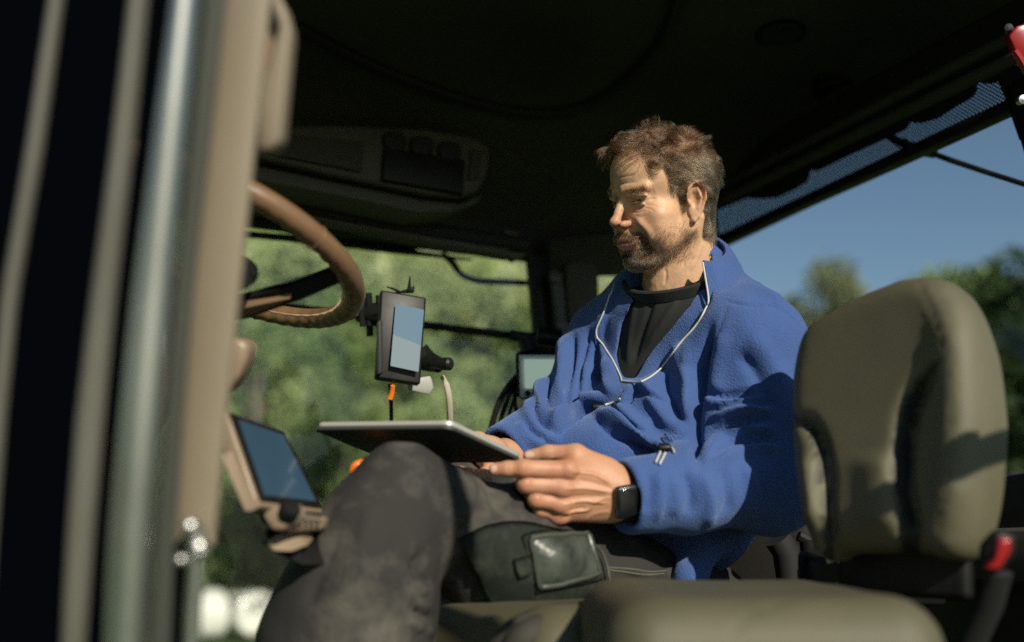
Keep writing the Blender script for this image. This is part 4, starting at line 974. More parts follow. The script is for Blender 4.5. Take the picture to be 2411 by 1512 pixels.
mb.tube(qx([(2085, 318), (2150, 350), (2200, 362)], XB+.06), [.006, .013, .010], 8); mb.build('rear_wiper', M['black'], cab)
mb = MB()
for a, b in (((1640, 500), (2440, 112)), ((1640, 470), (2440, 60))): mb.tube(qx([a, b], XB-.06), .013, 10)
mb.build('blind_roller', M['trim'], cab)
mb = MB(); mb.prism([(1.60, .6, 1.3), (1.60, 2.14, 1.3), (1.60, 2.14, 2.14), (1.60, .6, 2.24)], (-.08, 0, 0), .01); mb.build('rear_panel', M['black'], cab)
mb = MB(); mb.prism([(1.52, .6, 2.02), (1.52, 2.14, 2.02), (1.52, 2.14, 2.085), (1.52, .6, 2.12)], (-.12, 0, 0), .02); mb.build('rear_shelf', M['trim'], cab)
mb = MB(); mb.prism([(-.5, .45, 1.28), (1.6, .45, 1.28), (1.6, 2.16, 1.28), (-.5, 2.16, 1.28)], (0, 0, .05), .01); mb.build('floor', M['black'], cab)
mb = MB(); mb.prism([(-.5, 2.11, 1.33), (1.6, 2.11, 1.33), (1.6, 2.11, 1.43), (-.5, 2.11, 1.43)], (0, .05, 0), .004)
mb.prism([(.98, 2.11, 1.43), (1.6, 2.11, 1.43), (1.6, 2.11, 2.05), (1.02, 2.11, 2.05)], (0, .05, 0), .004); mb.build('side_panel', M['black'], cab)
for y in (.62, 2.12): mb = MB(); mb.tube([(-.5, y, 1.3), (-.47, y, 2.0), (-.42, y, 3.0)], .04, 10); mb.build('front_post', M['black'], cab)
# unseen bar added out of the picture so that its shadow crosses his leg
b1, b2 = P(1040, 1150, 1.33)+SD*1.35, P(1036, 1620, 1.36)+SD*1.35
mb = MB(); mb.tube([b1+[0, .06, 0], b1, b2, b2+[0, .06, 0]], .0135, 12); mb.build('leg_shadow_bar', M['black'], cab)
# red emergency hammer and its clip in the top corner
hm = P(2400, 90, 1.55)
mb = MB(); mb.prism(PP([(2376, 85, 1.55), (2395, 60, 1.55), (2440, 50, 1.55), (2450, 160, 1.55), (2405, 150, 1.55)]), FV*.02, .004); mb.tube(PP([(2388, 120, 1.545), (2402, 140, 1.545), (2430, 190, 1.545)]), .006, 8); eh = mb.build('emergency_hammer', M['redp'])
tag(eh, 'red emergency hammer clipped to the roof lining in the top right corner', 'hammer')
mb = MB(); mb.lathe(P(2374, 66, 1.56), nrm(-FV-RV*.6), [(.007, -.02), (.007, 0), (.005, .004), (0, .005)], 14); mb.build('hammer_clip', M['greyd'], cab)
mb = MB(); mb.lathe(P(2408, 235, 1.56), -FV, [(.007, -.01), (.007, .002), (0, .004)], 12); mb.build('bolt', M['chrome'], cab)
# --- the open door edge in the left foreground
YS = [-60, 0, 350, 700, 1000, 1260, 1400, 1580]
def strip(name, Lx, Rx, d, bulge, mt, th=.004, y0=-60, y1=1580, par=cab, n=9, ysm=26):
    L = np.interp(np.linspace(y0, y1, ysm), YS, Lx); R_ = np.interp(np.linspace(y0, y1, ysm), YS, Rx)
    rows = []
    for y, l, r in zip(np.linspace(y0, y1, ysm), L, R_):
        row = []
        for k in range(n):
            t = k/(n-1); s = 2*t-1; row.append(P(l+(r-l)*t, y, d)-FV*bulge*math.sqrt(max(0, 1-s*s*.98)))
        row.append(P(r, y, d)+FV*th); row.append(P(l, y, d)+FV*th); rows.append(row)
    mb = MB(); mb.grid(np.array(rows), True)
    nn = n+2; mb.f += [tuple(range(nn)), tuple(range((ysm-1)*nn, ysm*nn))[::-1]]; mb.mi += [0, 0]
    return mb.build(name, mt, par)
door = bpy.data.objects.new('door_frame', None)
M['doorgrey'] = mat('door_seal_grey', (.10, .10, .084), rough=.5, vary=.15, vscale=5)
M['doorblack'] = mat('door_black', (.0012, .0016, .003), rough=.8, spec=0)
M['doorbeige'] = mat('door_beige', (.19, .158, .112), rough=.55, vary=.06, vscale=8, bump=('noise', 600, .2, .0006))
M['olive'] = mat('seal_olive', (.032, .036, .028), rough=.7)
strip('outer_seal', [122, 116, 62, 4, -22, -45, -55, -70], [152, 146, 98, 38, 8, -12, -22, -38], .82, .006, M['doorgrey'])
strip('door_glass_edge', [120, 115, 65, 5, -20, -45, -55, -66], [306, 300, 262, 208, 172, 152, 146, 138], .84, .001, M['doorblack'])
strip('outer_edge', [-160, -160, -160, -160, -160, -160, -160, -160], [130, 124, 72, 8, -20, -40, -50, -65], .86, .001, M['doorblack'])
strip('middle_seal', [310, 304, 262, 214, 178, 158, 150, 142], [352, 347, 311, 270, 240, 218, 208, 194], .81, .010, M['doorgrey'])
strip('black_gap', [358, 354, 318, 272, 246, 224, 212, 196], [404, 398, 352, 305, 276, 252, 246, 240], .83, .001, M['doorblack'])
strip('bright_trim', [408, 403, 356, 310, 280, 256, 248, 242], [474, 470, 436, 402, 377, 356, 347, 336], .81, .014, M['chrome'])
strip('inner_seal', [480, 476, 442, 408, 384, 363, 354, 343], [532, 527, 490, 450, 427, 410, 404, 396], .82, .004, M['olive'])
gp = strip('door_post', [528, 523, 487, 447, 425, 408, 402, 395], [640, 636, 598, 562, 529, 504, 492, 480], .86, .005, M['doorbeige'], th=.006, y1=1285)
mb = MB(); mb.prism(PP([(632, -40, .90), (668, 10, .90), (684, 70, .90), (674, 180, .90), (660, 330, .90), (640, 352, .90), (606, 352, .90), (606, 200, .90), (628, 160, .90), (655, 60, .90), (640, 25, .90)]), FV*.03, .004); mb.build('door_pull', M['doorbeige'], gp)
mb = MB(); mb.prism(PP([(606, -50, .915), (655, -50, .915), (662, 60, .915), (640, 160, .915), (620, 210, .915), (606, 300, .915)]), FV*.02, .003); mb.build('pull_recess', M['beiged'], gp)
mb = MB()
for (x, y, r) in ((446, 1238, .0062), (466, 1286, .0068), (425, 1318, .005), (470, 1300, .005)): mb.lathe(P(x, y, .83), -FV+UV*.3, [(r, -.012), (r, 0), (r*.7, .004), (0, .006)], 16)
mb.tube(PP([(462, 1240, .84), (462, 1330, .84), (455, 1420, .84), (448, 1560, .84)]), .0075, 10)
mb.build('door_latch', M['chrome'], cab)
mb = MB(); mb.prism(PP([(398, 1220, .86), (428, 1212, .86), (450, 1245, .86), (440, 1400, .86), (432, 1580, .86), (390, 1580, .86)]), FV*.02, .003); mb.build('latch_plate', M['doorblack'], cab)
# ================================================================== steering wheel
wc_ = np.array([.18792, 1.35855, 2.1+.38667]); wn_ = nrm([.37326, .0646, .92547]); e1 = nrm(np.cross(wn_, ZV)); e2 = np.cross(wn_, e1)
sw = empty('steering_wheel', wc_, 'brown leather steering wheel with stitched rim and dark spoke', 'steering wheel')
def wp(t, r=.2, h=0.0): return wc_+r*(math.cos(t)*e1+math.sin(t)*e2)+wn_*h
T = np.linspace(0, 2*math.pi, 181)
ring = []
for i, t in enumerate(T[:-1]):
    rad = nrm(math.cos(t)*e1+math.sin(t)*e2); row = []
    for k in range(20):
        w = 2*math.pi*k/20; rr = .0154
        inner = max(0, -math.cos(w-.9))      # finger lumps under and inside the rim
        rr += .0013*inner*math.sin(t*52)-.0004
        row.append(wp(t)+rad*rr*math.cos(w)+wn_*rr*math.sin(w))
    ring.append(row)
ring.append(ring[0]); mb = MB(); mb.grid(np.array(ring), True); rim = mb.build('rim', M['leatherb'], sw)
mb = MB()
for t in np.linspace(0, 2*math.pi, 300)[:-1]:
    rad = nrm(math.cos(t)*e1+math.sin(t)*e2); tg = np.cross(wn_, rad); c = wp(t)+(-rad*.97-wn_*.25)*.0157
    mb.tube([c-rad*.0022+tg*.0009-wn_*.0004, c+wn_*.0006, c+rad*.0022-tg*.0009], .0005, 5)
mb.build('stitches', M['thread'], rim)
for t in np.linspace(0, 2*math.pi, 7)[:-1]+.35:
    mb = MB()
    rad = nrm(math.cos(t)*e1+math.sin(t)*e2); loop = np.array([wp(t)+rad*.0158*math.cos(w)+wn_*.0158*math.sin(w) for w in np.linspace(0, 2*math.pi, 25)]); mb.tube(loop, .0007, 5); mb.build('seam', M['beiged'], rim)
hubp = wc_-wn_*.095
# spoke seen from (560,700) to (790,655)
pr = proj(np.array([wp(t) for t in T])); ti = T[np.argmin((pr[:, 0]-806)**2+(pr[:, 1]-652)**2)]
for k, dt in enumerate((0, 2*math.pi/3, 4*math.pi/3)):
    t = ti+dt; rad = nrm(math.cos(t)*e1+math.sin(t)*e2); tg = np.cross(wn_, rad)
    mb = MB(); L_ = []
    for s, wd, hh in ((.03, .030, -.098), (.08, .024, -.078), (.14, .018, -.040), (.188, .016, -.002)):
        c = wc_+rad*s+wn_*hh; L_.append([c+tg*wd*a+wn_*b*.008 for a, b in ((-1, -1), (-.8, .6), (-.3, 1), (.3, 1), (.8, .6), (1, -1))])
    mb.grid(np.array(L_), True); sp = mb.build('spoke', M['black'], sw)
    mb = MB(); L_ = []
    for s, wd, hh in ((.035, .024, -.109), (.08, .020, -.089), (.140, .003, -.051)):
        c = wc_+rad*s+wn_*hh; L_.append([c+tg*wd*a-wn_*b*.004 for a, b in ((-1, -1), (-.6, 1), (.6, 1), (1, -1))])
    mb.grid(np.array(L_), True); mb.build('spoke_cover', M['beiged'], sp)
mb = MB(); mb.lathe(hubp, wn_, [(.055, -.05), (.06, -.01), (.05, .012), (.03, .02), (0, .022)], 28); mb.build('hub', M['black'], sw)
mb = MB(); mb.tube([hubp-wn_*.05, hubp-wn_*.18, hubp-wn_*.4+np.array([-.1, 0, -.2])], .045, 14); mb.build('column', M['beiged'], sw)
mb = MB(); mb.tube(PP([(560, 660, 1.22), (576, 662, 1.21)]), [.012, .010], 12); mb.lathe(P(566, 640, 1.25), -FV, [(.018, -.02), (.02, 0), (.012, .012), (0, .014)], 16); mb.build('indicator_stalk', M['black'], sw)
mb = MB(); mb.prism(PP([(500, 800, 1.2), (560, 795, 1.2), (586, 812, 1.2), (580, 850, 1.2), (562, 890, 1.2), (530, 930, 1.2), (490, 930, 1.2)]), FV*.05, .010, 3); mb.build('column_cover', M['beige'], sw)
# ================================================================== touch monitor on the armrest
def quadgrid(a, b, c, d, off=None): return [a, b, c, d]
tl, tr_, br, bl_ = P(543, 972, 1.165), P(668, 1016, 1.27), P(757, 1196, 1.24), P(615, 1180, 1.13)
mn = nrm(np.cross(tr_-tl, bl_-tl)); mn = mn if mn@(CAM-tl) > 0 else -mn
mon = empty('touch_monitor', (tl+br)/2, 'large tilted touch screen monitor with beige housing beside the steering wheel', 'monitor')
cc = (tl+tr_+br+bl_)/4
def sc_(k, z): return [cc+(p-cc)*k+mn*z for p in (tl, tr_, br, bl_)]
mb = MB(); mb.prism(sc_(1.10, -.022), mn*.020, .004, 3); mb.build('housing', M['beige'], mon)
mb = MB(); mb.prism(sc_(1.0, -.003), mn*.004, .001); mb.build('bezel', M['black'], mon)
M['screenblue'] = mat('painted_reflection_blue', (.01, .014, .018), rough=.12, emit=(.045, .105, .155), estr=.55, vary=0)  # emission stands in for blue sky reflected in the screen
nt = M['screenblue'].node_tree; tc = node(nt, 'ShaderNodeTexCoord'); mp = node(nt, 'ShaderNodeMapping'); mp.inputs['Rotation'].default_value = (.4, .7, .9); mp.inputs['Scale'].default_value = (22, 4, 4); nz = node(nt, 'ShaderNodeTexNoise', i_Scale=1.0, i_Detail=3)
nt.links.new(tc.outputs['Object'], mp.inputs[0]); nt.links.new(mp.outputs[0], nz.inputs['Vector']); mr = node(nt, 'ShaderNodeMapRange'); mr.inputs[3].default_value = .35; mr.inputs[4].default_value = .75; nt.links.new(nz.outputs[0], mr.inputs[0]); nt.links.new(mr.outputs[0], nt.nodes['Principled BSDF'].inputs['Emission Strength'])  # noise streaks belong to the painted sky reflection
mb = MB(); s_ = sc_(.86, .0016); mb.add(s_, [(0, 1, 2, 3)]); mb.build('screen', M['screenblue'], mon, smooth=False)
mb = MB(); mb.prism([P(520, 1072, 1.12), P(546, 1060, 1.13), P(592, 1175, 1.12), P(640, 1180, 1.15), P(592, 1206, 1.11), P(577, 1206, 1.10)], FV*.05+RV*.004, .006, 3); mb.build('side_housing', M['beige'], mon)
mb = MB(); mb.prism([P(600, 1180, 1.17), P(740, 1195, 1.25), P(716, 1330, 1.22), P(690, 1330, 1.20), P(625, 1270, 1.17)], FV*.03, .006); mb.build('bracket', M['black'], mon)
pod = empty('control_pod', P(680, 1230, 1.12), 'beige control pod with ribbed knob and keypad under the touch monitor', 'control panel')
mb = MB(); mb.prism([P(614, 1212, 1.12), P(640, 1192, 1.12), P(662, 1190, 1.12), P(682, 1218, 1.12), P(666, 1250, 1.12), P(640, 1252, 1.12)], FV*.03+RV*.015, .007, 3); mb.build('knob_block', M['beige'], pod)
mb = MB(); mb.prism([P(672, 1200, 1.14), P(770, 1216, 1.22), P(756, 1248, 1.20), P(660, 1252, 1.12)], FV*.04-UV*.01, .005, 3); kp = mb.build('keypad', M['beige'], pod)
mb = MB()
for i in range(5):
    for j in range(2):
        c = P(700+13*i, 1212+13*j+1.2*i, 1.142+.011*i); mb.box(c, [RV, UV, FV], (.0022, .0014, .003), .0008)
mb.build('keys', M['greyd'], kp)
kc = P(680, 1203, 1.125); ka = nrm(UV*.6+RV*.5-FV*.5); mb = MB()
b1 = nrm(np.cross(ka, FV)); b2 = np.cross(ka, b1); pr_ = []
for h, r in ((-.012, .011), (-.010, .0118), (.006, .0118), (.009, .010), (.0095, .0)):
    pr_.append([kc+ka*h+(r*(1+.05*(k % 2)))*(math.cos(2*math.pi*k/48)*b1+math.sin(2*math.pi*k/48)*b2) for k in range(48)])
mb.grid(np.array(pr_), True); mb.build('knob', M['black'], pod)
arm = empty('armrest_console', P(700, 1290, 1.2), 'beige and black armrest console behind his knee', 'armrest')
mb = MB(); mb.prism([P(620, 1282, 1.15), P(652, 1262, 1.15), P(712, 1264, 1.18), P(730, 1288, 1.18), P(690, 1300, 1.15), P(640, 1300, 1.14)], FV*.04, .006, 3); mb.build('lower_cover', M['beige'], arm)
mb = MB(); mb.prism([P(715, 1250, 1.24), P(750, 1218, 1.25), P(800, 1180, 1.27), P(850, 1180, 1.30), P(850, 1260, 1.32), P(720, 1275, 1.25)], FV*.06, .010, 3); mb.build('upper_cover', M['beige'], arm)
mb = MB(); mb.prism([P(612, 1275, 1.17), P(645, 1300, 1.16), P(712, 1332, 1.18), P(860, 1330, 1.26), P(860, 1240, 1.3), P(716, 1252, 1.22), P(705, 1275, 1.19)], FV*.05, .006, 3); mb.build('armrest_base', M['black'], arm)
mb = MB(); mb.tube(catmull(PP([(836, 1135, 1.36), (833, 1108, 1.36), (842, 1095, 1.36), (860, 1092, 1.37), (885, 1098, 1.38)]), 6), .0065, 10); lv = mb.build('hand_lever', M['orange'])
tag(lv, 'bent orange control lever showing behind his knee', 'lever')
# ================================================================== phone on its clamp mount
a, b, c, d = P(897, 682, 1.74), P(1004, 700, 1.76), P(990, 905, 1.72), P(884, 890, 1.70)
pn = nrm(np.cross(b-a, d-a)); pn = pn if pn@(CAM-a) > 0 else -pn
ph = empty('mounted_phone', (a+c)/2, 'black phone with display coloured as a sky reflection held upright in a clamp mount', 'phone')
mb = MB(); mb.prism([a-pn*.022, b-pn*.022, c-pn*.022, d-pn*.022], pn*.022, .004, 3); mb.build('phone_case', M['black'], ph)
mb = MB(); mb.prism([P(886, 760, 1.70), P(896, 752, 1.70), P(898, 880, 1.685), P(886, 884, 1.69)], FV*.03, .004); mb.build('holder_side', M['greyd'], ph)
M['screenpale'] = mat('painted_reflection_pale', (.02, .03, .03), rough=.6, spec=.1, emit=(.14, .23, .30), estr=.8)  # glow colour stands in for sky reflected in the phone glass
M['screenpale2'] = mat('painted_reflection_grey', (.02, .03, .03), rough=.6, spec=.1, emit=(.26, .32, .33), estr=.8)  # greyer lower band of the same painted reflection
q = [P(931, 716, 1.735), P(998, 730, 1.745), P(985, 876, 1.71), P(919, 862, 1.70)]
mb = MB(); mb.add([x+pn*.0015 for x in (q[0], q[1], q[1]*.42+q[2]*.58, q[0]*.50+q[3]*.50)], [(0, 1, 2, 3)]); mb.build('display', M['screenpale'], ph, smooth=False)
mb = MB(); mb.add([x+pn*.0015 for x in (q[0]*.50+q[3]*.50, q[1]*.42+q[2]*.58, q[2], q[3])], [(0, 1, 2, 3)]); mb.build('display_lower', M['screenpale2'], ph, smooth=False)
mt_ = empty('clamp_mount', P(1010, 850, 1.80), 'black ball joint clamp behind the phone fixed to the window rail', 'phone mount')
mb = MB(); mb.tube(PP([(845, 735, 1.85), (880, 740, 1.84), (930, 750, 1.82), (960, 775, 1.80)]), [.018, .022, .02, .018], 12)
for (x, y0_, y1_) in ((868, 690, 792), (852, 700, 770), (892, 695, 780)): mb.tube(PP([(x, y0_, 1.83), (x+3, y1_, 1.83)]), .0065, 8)
mb.build('clamp', M['black'], mt_)
mb = MB(); mb.tube(PP([(985, 830, 1.80), (1005, 850, 1.80), (1035, 860, 1.78)]), [.022, .02, .014], 12); mb.lathe(P(1050, 857, 1.76), nrm(RV-FV*.6), [(.009, -.03), (.0115, -.01), (.0115, .008), (.008, .012), (0, .013)], 16); mb.build('joint', M['black'], mt_)
mb = MB(); mb.prism(PP([(958, 895, 1.76), (1015, 885, 1.78), (1020, 915, 1.78), (1010, 930, 1.78), (962, 918, 1.76)]), FV*.01, .002); mb.build('metal_bracket', M['grey'], mt_)
mb = MB(); mb.prism(PP([(925, 690, 1.76), (960, 680, 1.76), (975, 672, 1.76), (972, 690, 1.76)]), FV*.02, .003); mb.tube(PP([(962, 685, 1.76), (964, 668, 1.76), (965, 650, 1.76)]), [.0035, .0025, .001], 6); mb.tube(PP([(945, 690, 1.76), (925, 680, 1.76), (910, 675, 1.76)]), [.003, .002, .001], 6); mb.build('cable_tie', M['black'], mt_)
cb = MB(); cb.tube(catmull(PP([(918, 905, 1.72), (920, 930, 1.73), (921, 960, 1.76), (922, 1010, 1.80), (925, 1100, 1.85)]), 5), .0036, 8); cbo = cb.build('phone_cable', M['black']); tag(cbo, 'thin black cable hanging down from the bottom of the phone', 'cable')
mb = MB(); mb.tube(PP([(925, 908, 1.715), (923, 925, 1.72), (918, 940, 1.72)]), [.004, .0045, .005], 8); mb.build('red_tape', M['redo'] if 'redo' in M else M['orange'], cbo)
cb = MB(); cb.tube(catmull(PP([(1040, 885, 1.80), (1050, 905, 1.80), (1057, 940, 1.80), (1060, 1000, 1.82), (1062, 1060, 1.86)]), 5), [.0045]*5+[.0062]*16, 8); M['cream'] = mat('cream_cable', (.42, .37, .29), rough=.5); tag(cb.build('mount_cable', M['cream']), 'cream coloured cable hanging right of the phone mount', 'cable')
# ================================================================== small side monitor with buttons and its cables
a, b, c, d = P(1214, 828, 1.93), P(1338, 828, 2.0), P(1338, 945, 2.0), P(1216, 942, 1.93)
sm = empty('side_monitor', (a+c)/2, 'small grey monitor with round buttons partly hidden by his sleeve', 'monitor')
mb = MB(); mb.prism([a, b, c, d], FV*.045, .010, 3); mb.build('housing', M['black'], sm)
mb = MB(); mb.prism([P(1222, 836, 1.926), P(1338, 836, 1.99), P(1338, 937, 1.99), P(1224, 937, 1.926)], FV*.004, .001); M['pale'] = mat('pale_plastic', (.72, .72, .68), rough=.5); mb.build('frame', M['pale'], sm)
M['screengreen'] = mat('lit_screen_green', (.03, .04, .035), rough=.25, emit=(.26, .36, .30), estr=.8)
mb = MB(); mb.prism([P(1234, 846, 1.925), P(1332, 846, 1.978), P(1332, 915, 1.978), P(1236, 915, 1.925)], FV*.001); mb.build('screen', M['screengreen'], sm)
for k in range(4): mb = MB(); mb.lathe(P(1243+22*k, 926, 1.926+.011*k), -FV, [(.0058, 0), (.005, .003), (0, .0035)], 12); mb.build('button', M['black'], sm)
mb = MB(); mb.tube(PP([(1240, 800, 1.97), (1250, 830, 1.96)]), .02, 10); mb.tube(PP([(1265, 792, 2.02), (1320, 800, 2.02)]), .018, 10); mb.build('mount', M['black'], sm)
for k, l in enumerate(([(1225, 880), (1190, 920), (1165, 975), (1150, 1050), (1146, 1110)], [(1218, 890), (1200, 930), (1180, 985), (1168, 1060), (1165, 1110)], [(1216, 900), (1212, 950), (1226, 990), (1250, 1030), (1270, 1060)], [(1222, 905), (1203, 960), (1196, 1010), (1198, 1080)])):
    cb = MB(); cb.tube(catmull(PP([(x, y, 1.95+.01*k) for x, y in l]), 6), .0065-.001*k, 8)
    tag(cb.build('monitor_cable', M['black']), ['thick black cable curving out furthest left from the small side monitor', 'second black cable from the left below the side monitor', 'black cable looping right behind the sleeve below the side monitor', 'thinnest straight black cable below the side monitor'][k], 'cable', 'black cables hanging from the side monitor')
# ================================================================== seats
def local_seat():
    root = empty('passenger_seat', P(2100, 1500, 1.2), 'small khaki seat with padded side bolsters in front of his shoulder', 'seat')
    nearp, farp = P(2315, 1000, 1.12), P(1850, 1000, 1.335); a = nrm((farp-nearp)*[1, 1, 0]); nn_ = np.cross(a, ZV); nn_ = nn_ if nn_@(CAM-nearp) > 0 else -nn_
    upv = nrm(ZV-nn_*.10); n2 = nrm(np.cross(a, upv)); n2 = n2 if n2@(CAM-nearp) > 0 else -n2
    O = [(1841, 984), (1844, 880), (1865, 785), (1907, 738), (1986, 693), (2082, 652), (2149, 640), (2206, 653), (2250, 710), (2286, 813), (2302, 929), (2305, 1015), (2291, 1168), (2263, 1272), (2225, 1312), (2174, 1308), (2142, 1296), (1959, 1296), (1922, 1318), (1890, 1280), (1867, 1200), (1848, 1076)]
    o3 = []
    for x, y in O:
        v = P(x, y, 1)-CAM; t = ((nearp-CAM)@n2)/(v@n2); o3.append(CAM+v*t)
    o3 = np.array(o3); uv = np.stack([(o3-nearp)@a, (o3-nearp)@upv], -1); uv = catmull(uv, 4, True)
    ctr = uv.mean(0)
    def f(p):
        q = p-nearp; u = np.stack([q@a, q@upv], -1); w = q@n2
        dd, _, _ = polydist(u, np.vstack([uv, uv[:1]])); ins = inpoly(u, [tuple(x) for x in uv]); s = np.where(ins, -dd, dd)+.034
        w2 = np.abs(w+.045)-.045+.034-.008*np.exp(-((u[:, 0]-ctr[0])/.07)**2)*0
        return np.sqrt(np.clip(s, 0, None)**2+np.clip(w2, 0, None)**2)+np.minimum(np.maximum(s, w2), 0)-.034
    lo = o3.min(0)-.14; hi = o3.max(0)+.14
    V, F = sdf_mesh(f, lo, hi, .006); V = relax(V, F, 2, .4); N = vnormals(V, F)
    V = folds(V, N, [([(1842, 992), (1887, 992), (1920, 1018), (1939, 1080), (1947, 1180), (1952, 1310)], 13, -.024), ([(2202, 860), (2174, 900), (2144, 960), (2128, 1040), (2126, 1130), (2137, 1210), (2149, 1300)], 17, -.034),
        ([(2228, 700), (2248, 800), (2252, 950), (2243, 1120), (2219, 1250)], 46, .015), ([(1906, 1060), (1920, 1150), (1929, 1250)], 26, .016), ([(2072, 1060), (2074, 1150), (2077, 1250)], 55, .010)])
    V = relax(V, F, 2, .4); N = vnormals(V, F)
    V = folds(V, N, [([(2149, 640), (2202, 750), (2228, 860), (2237, 1000), (2223, 1150), (2202, 1290)], 3, -.0022), ([(2135, 642), (2187, 750), (2215, 860), (2224, 1000), (2211, 1150), (2191, 1290)], 3, .0012), ([(2165, 640), (2219, 750), (2243, 860), (2250, 1000)], 3, .0012)])
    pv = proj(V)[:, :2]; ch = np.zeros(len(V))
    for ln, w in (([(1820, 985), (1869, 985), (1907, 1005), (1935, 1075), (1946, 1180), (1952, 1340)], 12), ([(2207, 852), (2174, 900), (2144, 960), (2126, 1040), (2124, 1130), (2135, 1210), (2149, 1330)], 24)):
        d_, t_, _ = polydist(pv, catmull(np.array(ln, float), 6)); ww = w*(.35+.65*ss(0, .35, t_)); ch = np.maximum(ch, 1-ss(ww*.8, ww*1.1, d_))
    bme = np_mesh('backrest', V, F); set_attr(bme, 'groove_dark', ch); link('backrest', bme, M['seat2'], root)
    mb = MB(); c = nearp+a*.16-n2*.09+upv*(-.04); mb.box(c, [a, upv, n2], (.09, .15, .012), .01); mb.build('back_shell', M['black'], root)
    bt = bvh(V, F); cp = []
    for x, y in ((1985, 1222), (2080, 1182), (2150, 1150), (2240, 1103), (2325, 1062)):
        h_ = hit(bt, x, y, 0.0)
        if h_ is not None: cp.append(h_+SD*((h_[1]-.12)/-SD[1]))
    cp = np.array(cp); e1_ = cp[0]-(cp[1]-cp[0])*.15; cp = np.vstack([e1_, cp, cp[-1]+(cp[-1]-cp[-2])*2])
    mb = MB(); mb.tube(catmull(cp, 5), .0155, 10); mb.build('seat_shadow_bar', M['black'], cab)  # unseen bar added to throw the shadow band over the backrest
    # cushion
    cc = P(1734, 1512, 1.10); cc[2] = 1.958
    ax = np.stack([nrm(RV), nrm(FH), ZV])
    def g(p):
        q = (p-cc)@ax.T; h = np.array([.160, .20, .082]); r = .05
        d = np.abs(q)-h+r; return np.linalg.norm(np.clip(d, 0, None), axis=1)+np.minimum(d.max(1), 0)-r+.004*np.cos(q[:, 0]*9)-.005
    V, F = sdf_mesh(g, cc-.33, cc+.33, .008); V = relax(V, F, 1, .4); V = V+vnormals(V, F)*(fnoise(V*7, 2)*.003)[:, None]
    N = vnormals(V, F); V = folds(V, N, [([(1720, 1512), (1740, 1470), (1800, 1430), (1900, 1405)], 4, -.002)])
    link('cushion', np_mesh('cushion', V, F), M['seat'], root)
    mb = MB(); mb.box(cc+[0, 0, -.13], ax, (.15, .17, .05), .01); mb.build('seat_base', M['black'], root)
    return root
local_seat()
ds = empty('driver_seat', P(1500, 1500, 1.6), 'khaki driver seat cushion with black stitched edge under his thigh', 'seat')
def dcush():
    cc = P(1350, 1540, 1.50); cc = cc+np.array([0, 0, .016]); f1 = nrm([-.97, -.25, 0]); l1 = np.cross(ZV, f1); ax = np.stack([f1, l1, ZV])
    def g(p):
        q = (p-cc)@ax.T; h = np.array([.27, .26, .075]); r = .06; d = np.abs(q)-h+r; return np.linalg.norm(np.clip(d, 0, None), axis=1)+np.minimum(d.max(1), 0)-r
    V, F = sdf_mesh(g, cc-.45, cc+.45, .011); V = relax(V, F, 1, .4); link('cushion', np_mesh('cushion', V, F), M['seat'], ds)
    mb = MB(); mb.tube(catmull(PP([(1180, 1530, 1.22), (1215, 1490, 1.22), (1270, 1463, 1.24), (1330, 1452, 1.26), (1400, 1448, 1.3)]), 6), .018, 12); mb.tube(catmull(PP([(1215, 1530, 1.20), (1240, 1500, 1.20), (1290, 1480, 1.22), (1350, 1470, 1.24), (1400, 1468, 1.28)]), 6), .020, 12); tr = mb.build('side_piping', M['seatd'], ds)
    mb = MB()
    for k in range(22):
        t = k/21; x = 1235+140*t; y = 1520-55*math.sqrt(t)+4; mb.tube(PP([(x, y, 1.178+.06*t), (x+3, y-4, 1.178+.06*t)]), .0011, 5)
    mb.build('stitches', M['stitch'], tr)
    mb = MB(); c2 = P(1770, 1230, 1.80); mb.box(c2, ax, (.05, .17, .26), .04); mb.build('backrest', M['seatd'], ds)
dcush()
# belt hardware and dark mechanism between the seats
bk = empty('seat_belt_buckle', P(2354, 1310, 1.04), 'black seat belt buckle with red release button', 'buckle')
mb = MB(); mb.prism(PP([(2324, 1290, 1.04), (2354, 1255, 1.04), (2396, 1262, 1.04), (2396, 1300, 1.04), (2364, 1350, 1.04), (2320, 1345, 1.04)]), FV*.02, .004); mb.build('buckle_body', M['black'], bk)
mb = MB(); mb.prism(PP([(2354, 1272, 1.03), (2384, 1268, 1.03), (2382, 1300, 1.03), (2356, 1342, 1.03), (2324, 1342, 1.03), (2346, 1318, 1.03)]), FV*.012, .003, 3); mb.build('release_button', M['redp'], bk)
mb = MB(); mb.tube(PP([(2354, 1350, 1.05), (2334, 1430, 1.07), (2284, 1540, 1.10)]), .014, 8, flat=.4); mb.build('strap', M['blacksoft'], bk)
st = empty('seat_suspension', P(1930, 1400, 1.5), 'dark metal seat mechanism with a small lever between the two seats', 'seat mechanism')
mb = MB(); mb.tube(PP([(1900, 1270, 1.5), (1905, 1320, 1.5), (1925, 1360, 1.5), (1935, 1400, 1.5)]), .012, 10); mb.tube(PP([(1880, 1262, 1.5), (1900, 1272, 1.5), (1925, 1290, 1.5)]), .008, 8); mb.tube(PP([(1925, 1300, 1.5), (1945, 1335, 1.5), (1965, 1345, 1.5)]), .010, 8); mb.box(P(2050, 1360, 1.45), [RV, UV, FV], (.10, .035, .03), .01); mb.build('frame_tube', M['black'], st)
mb = MB(); mb.tube(PP([(2120, 1325, 1.38), (2160, 1330, 1.37), (2190, 1338, 1.36), (2225, 1345, 1.36)]), [.014, .012, .009, .006], 12); mb.lathe(P(2135, 1328, 1.36), nrm(-FV+RV*.3), [(.012, 0), (.010, .008), (0, .01)], 14); mb.build('adjuster', M['greyd'], st)
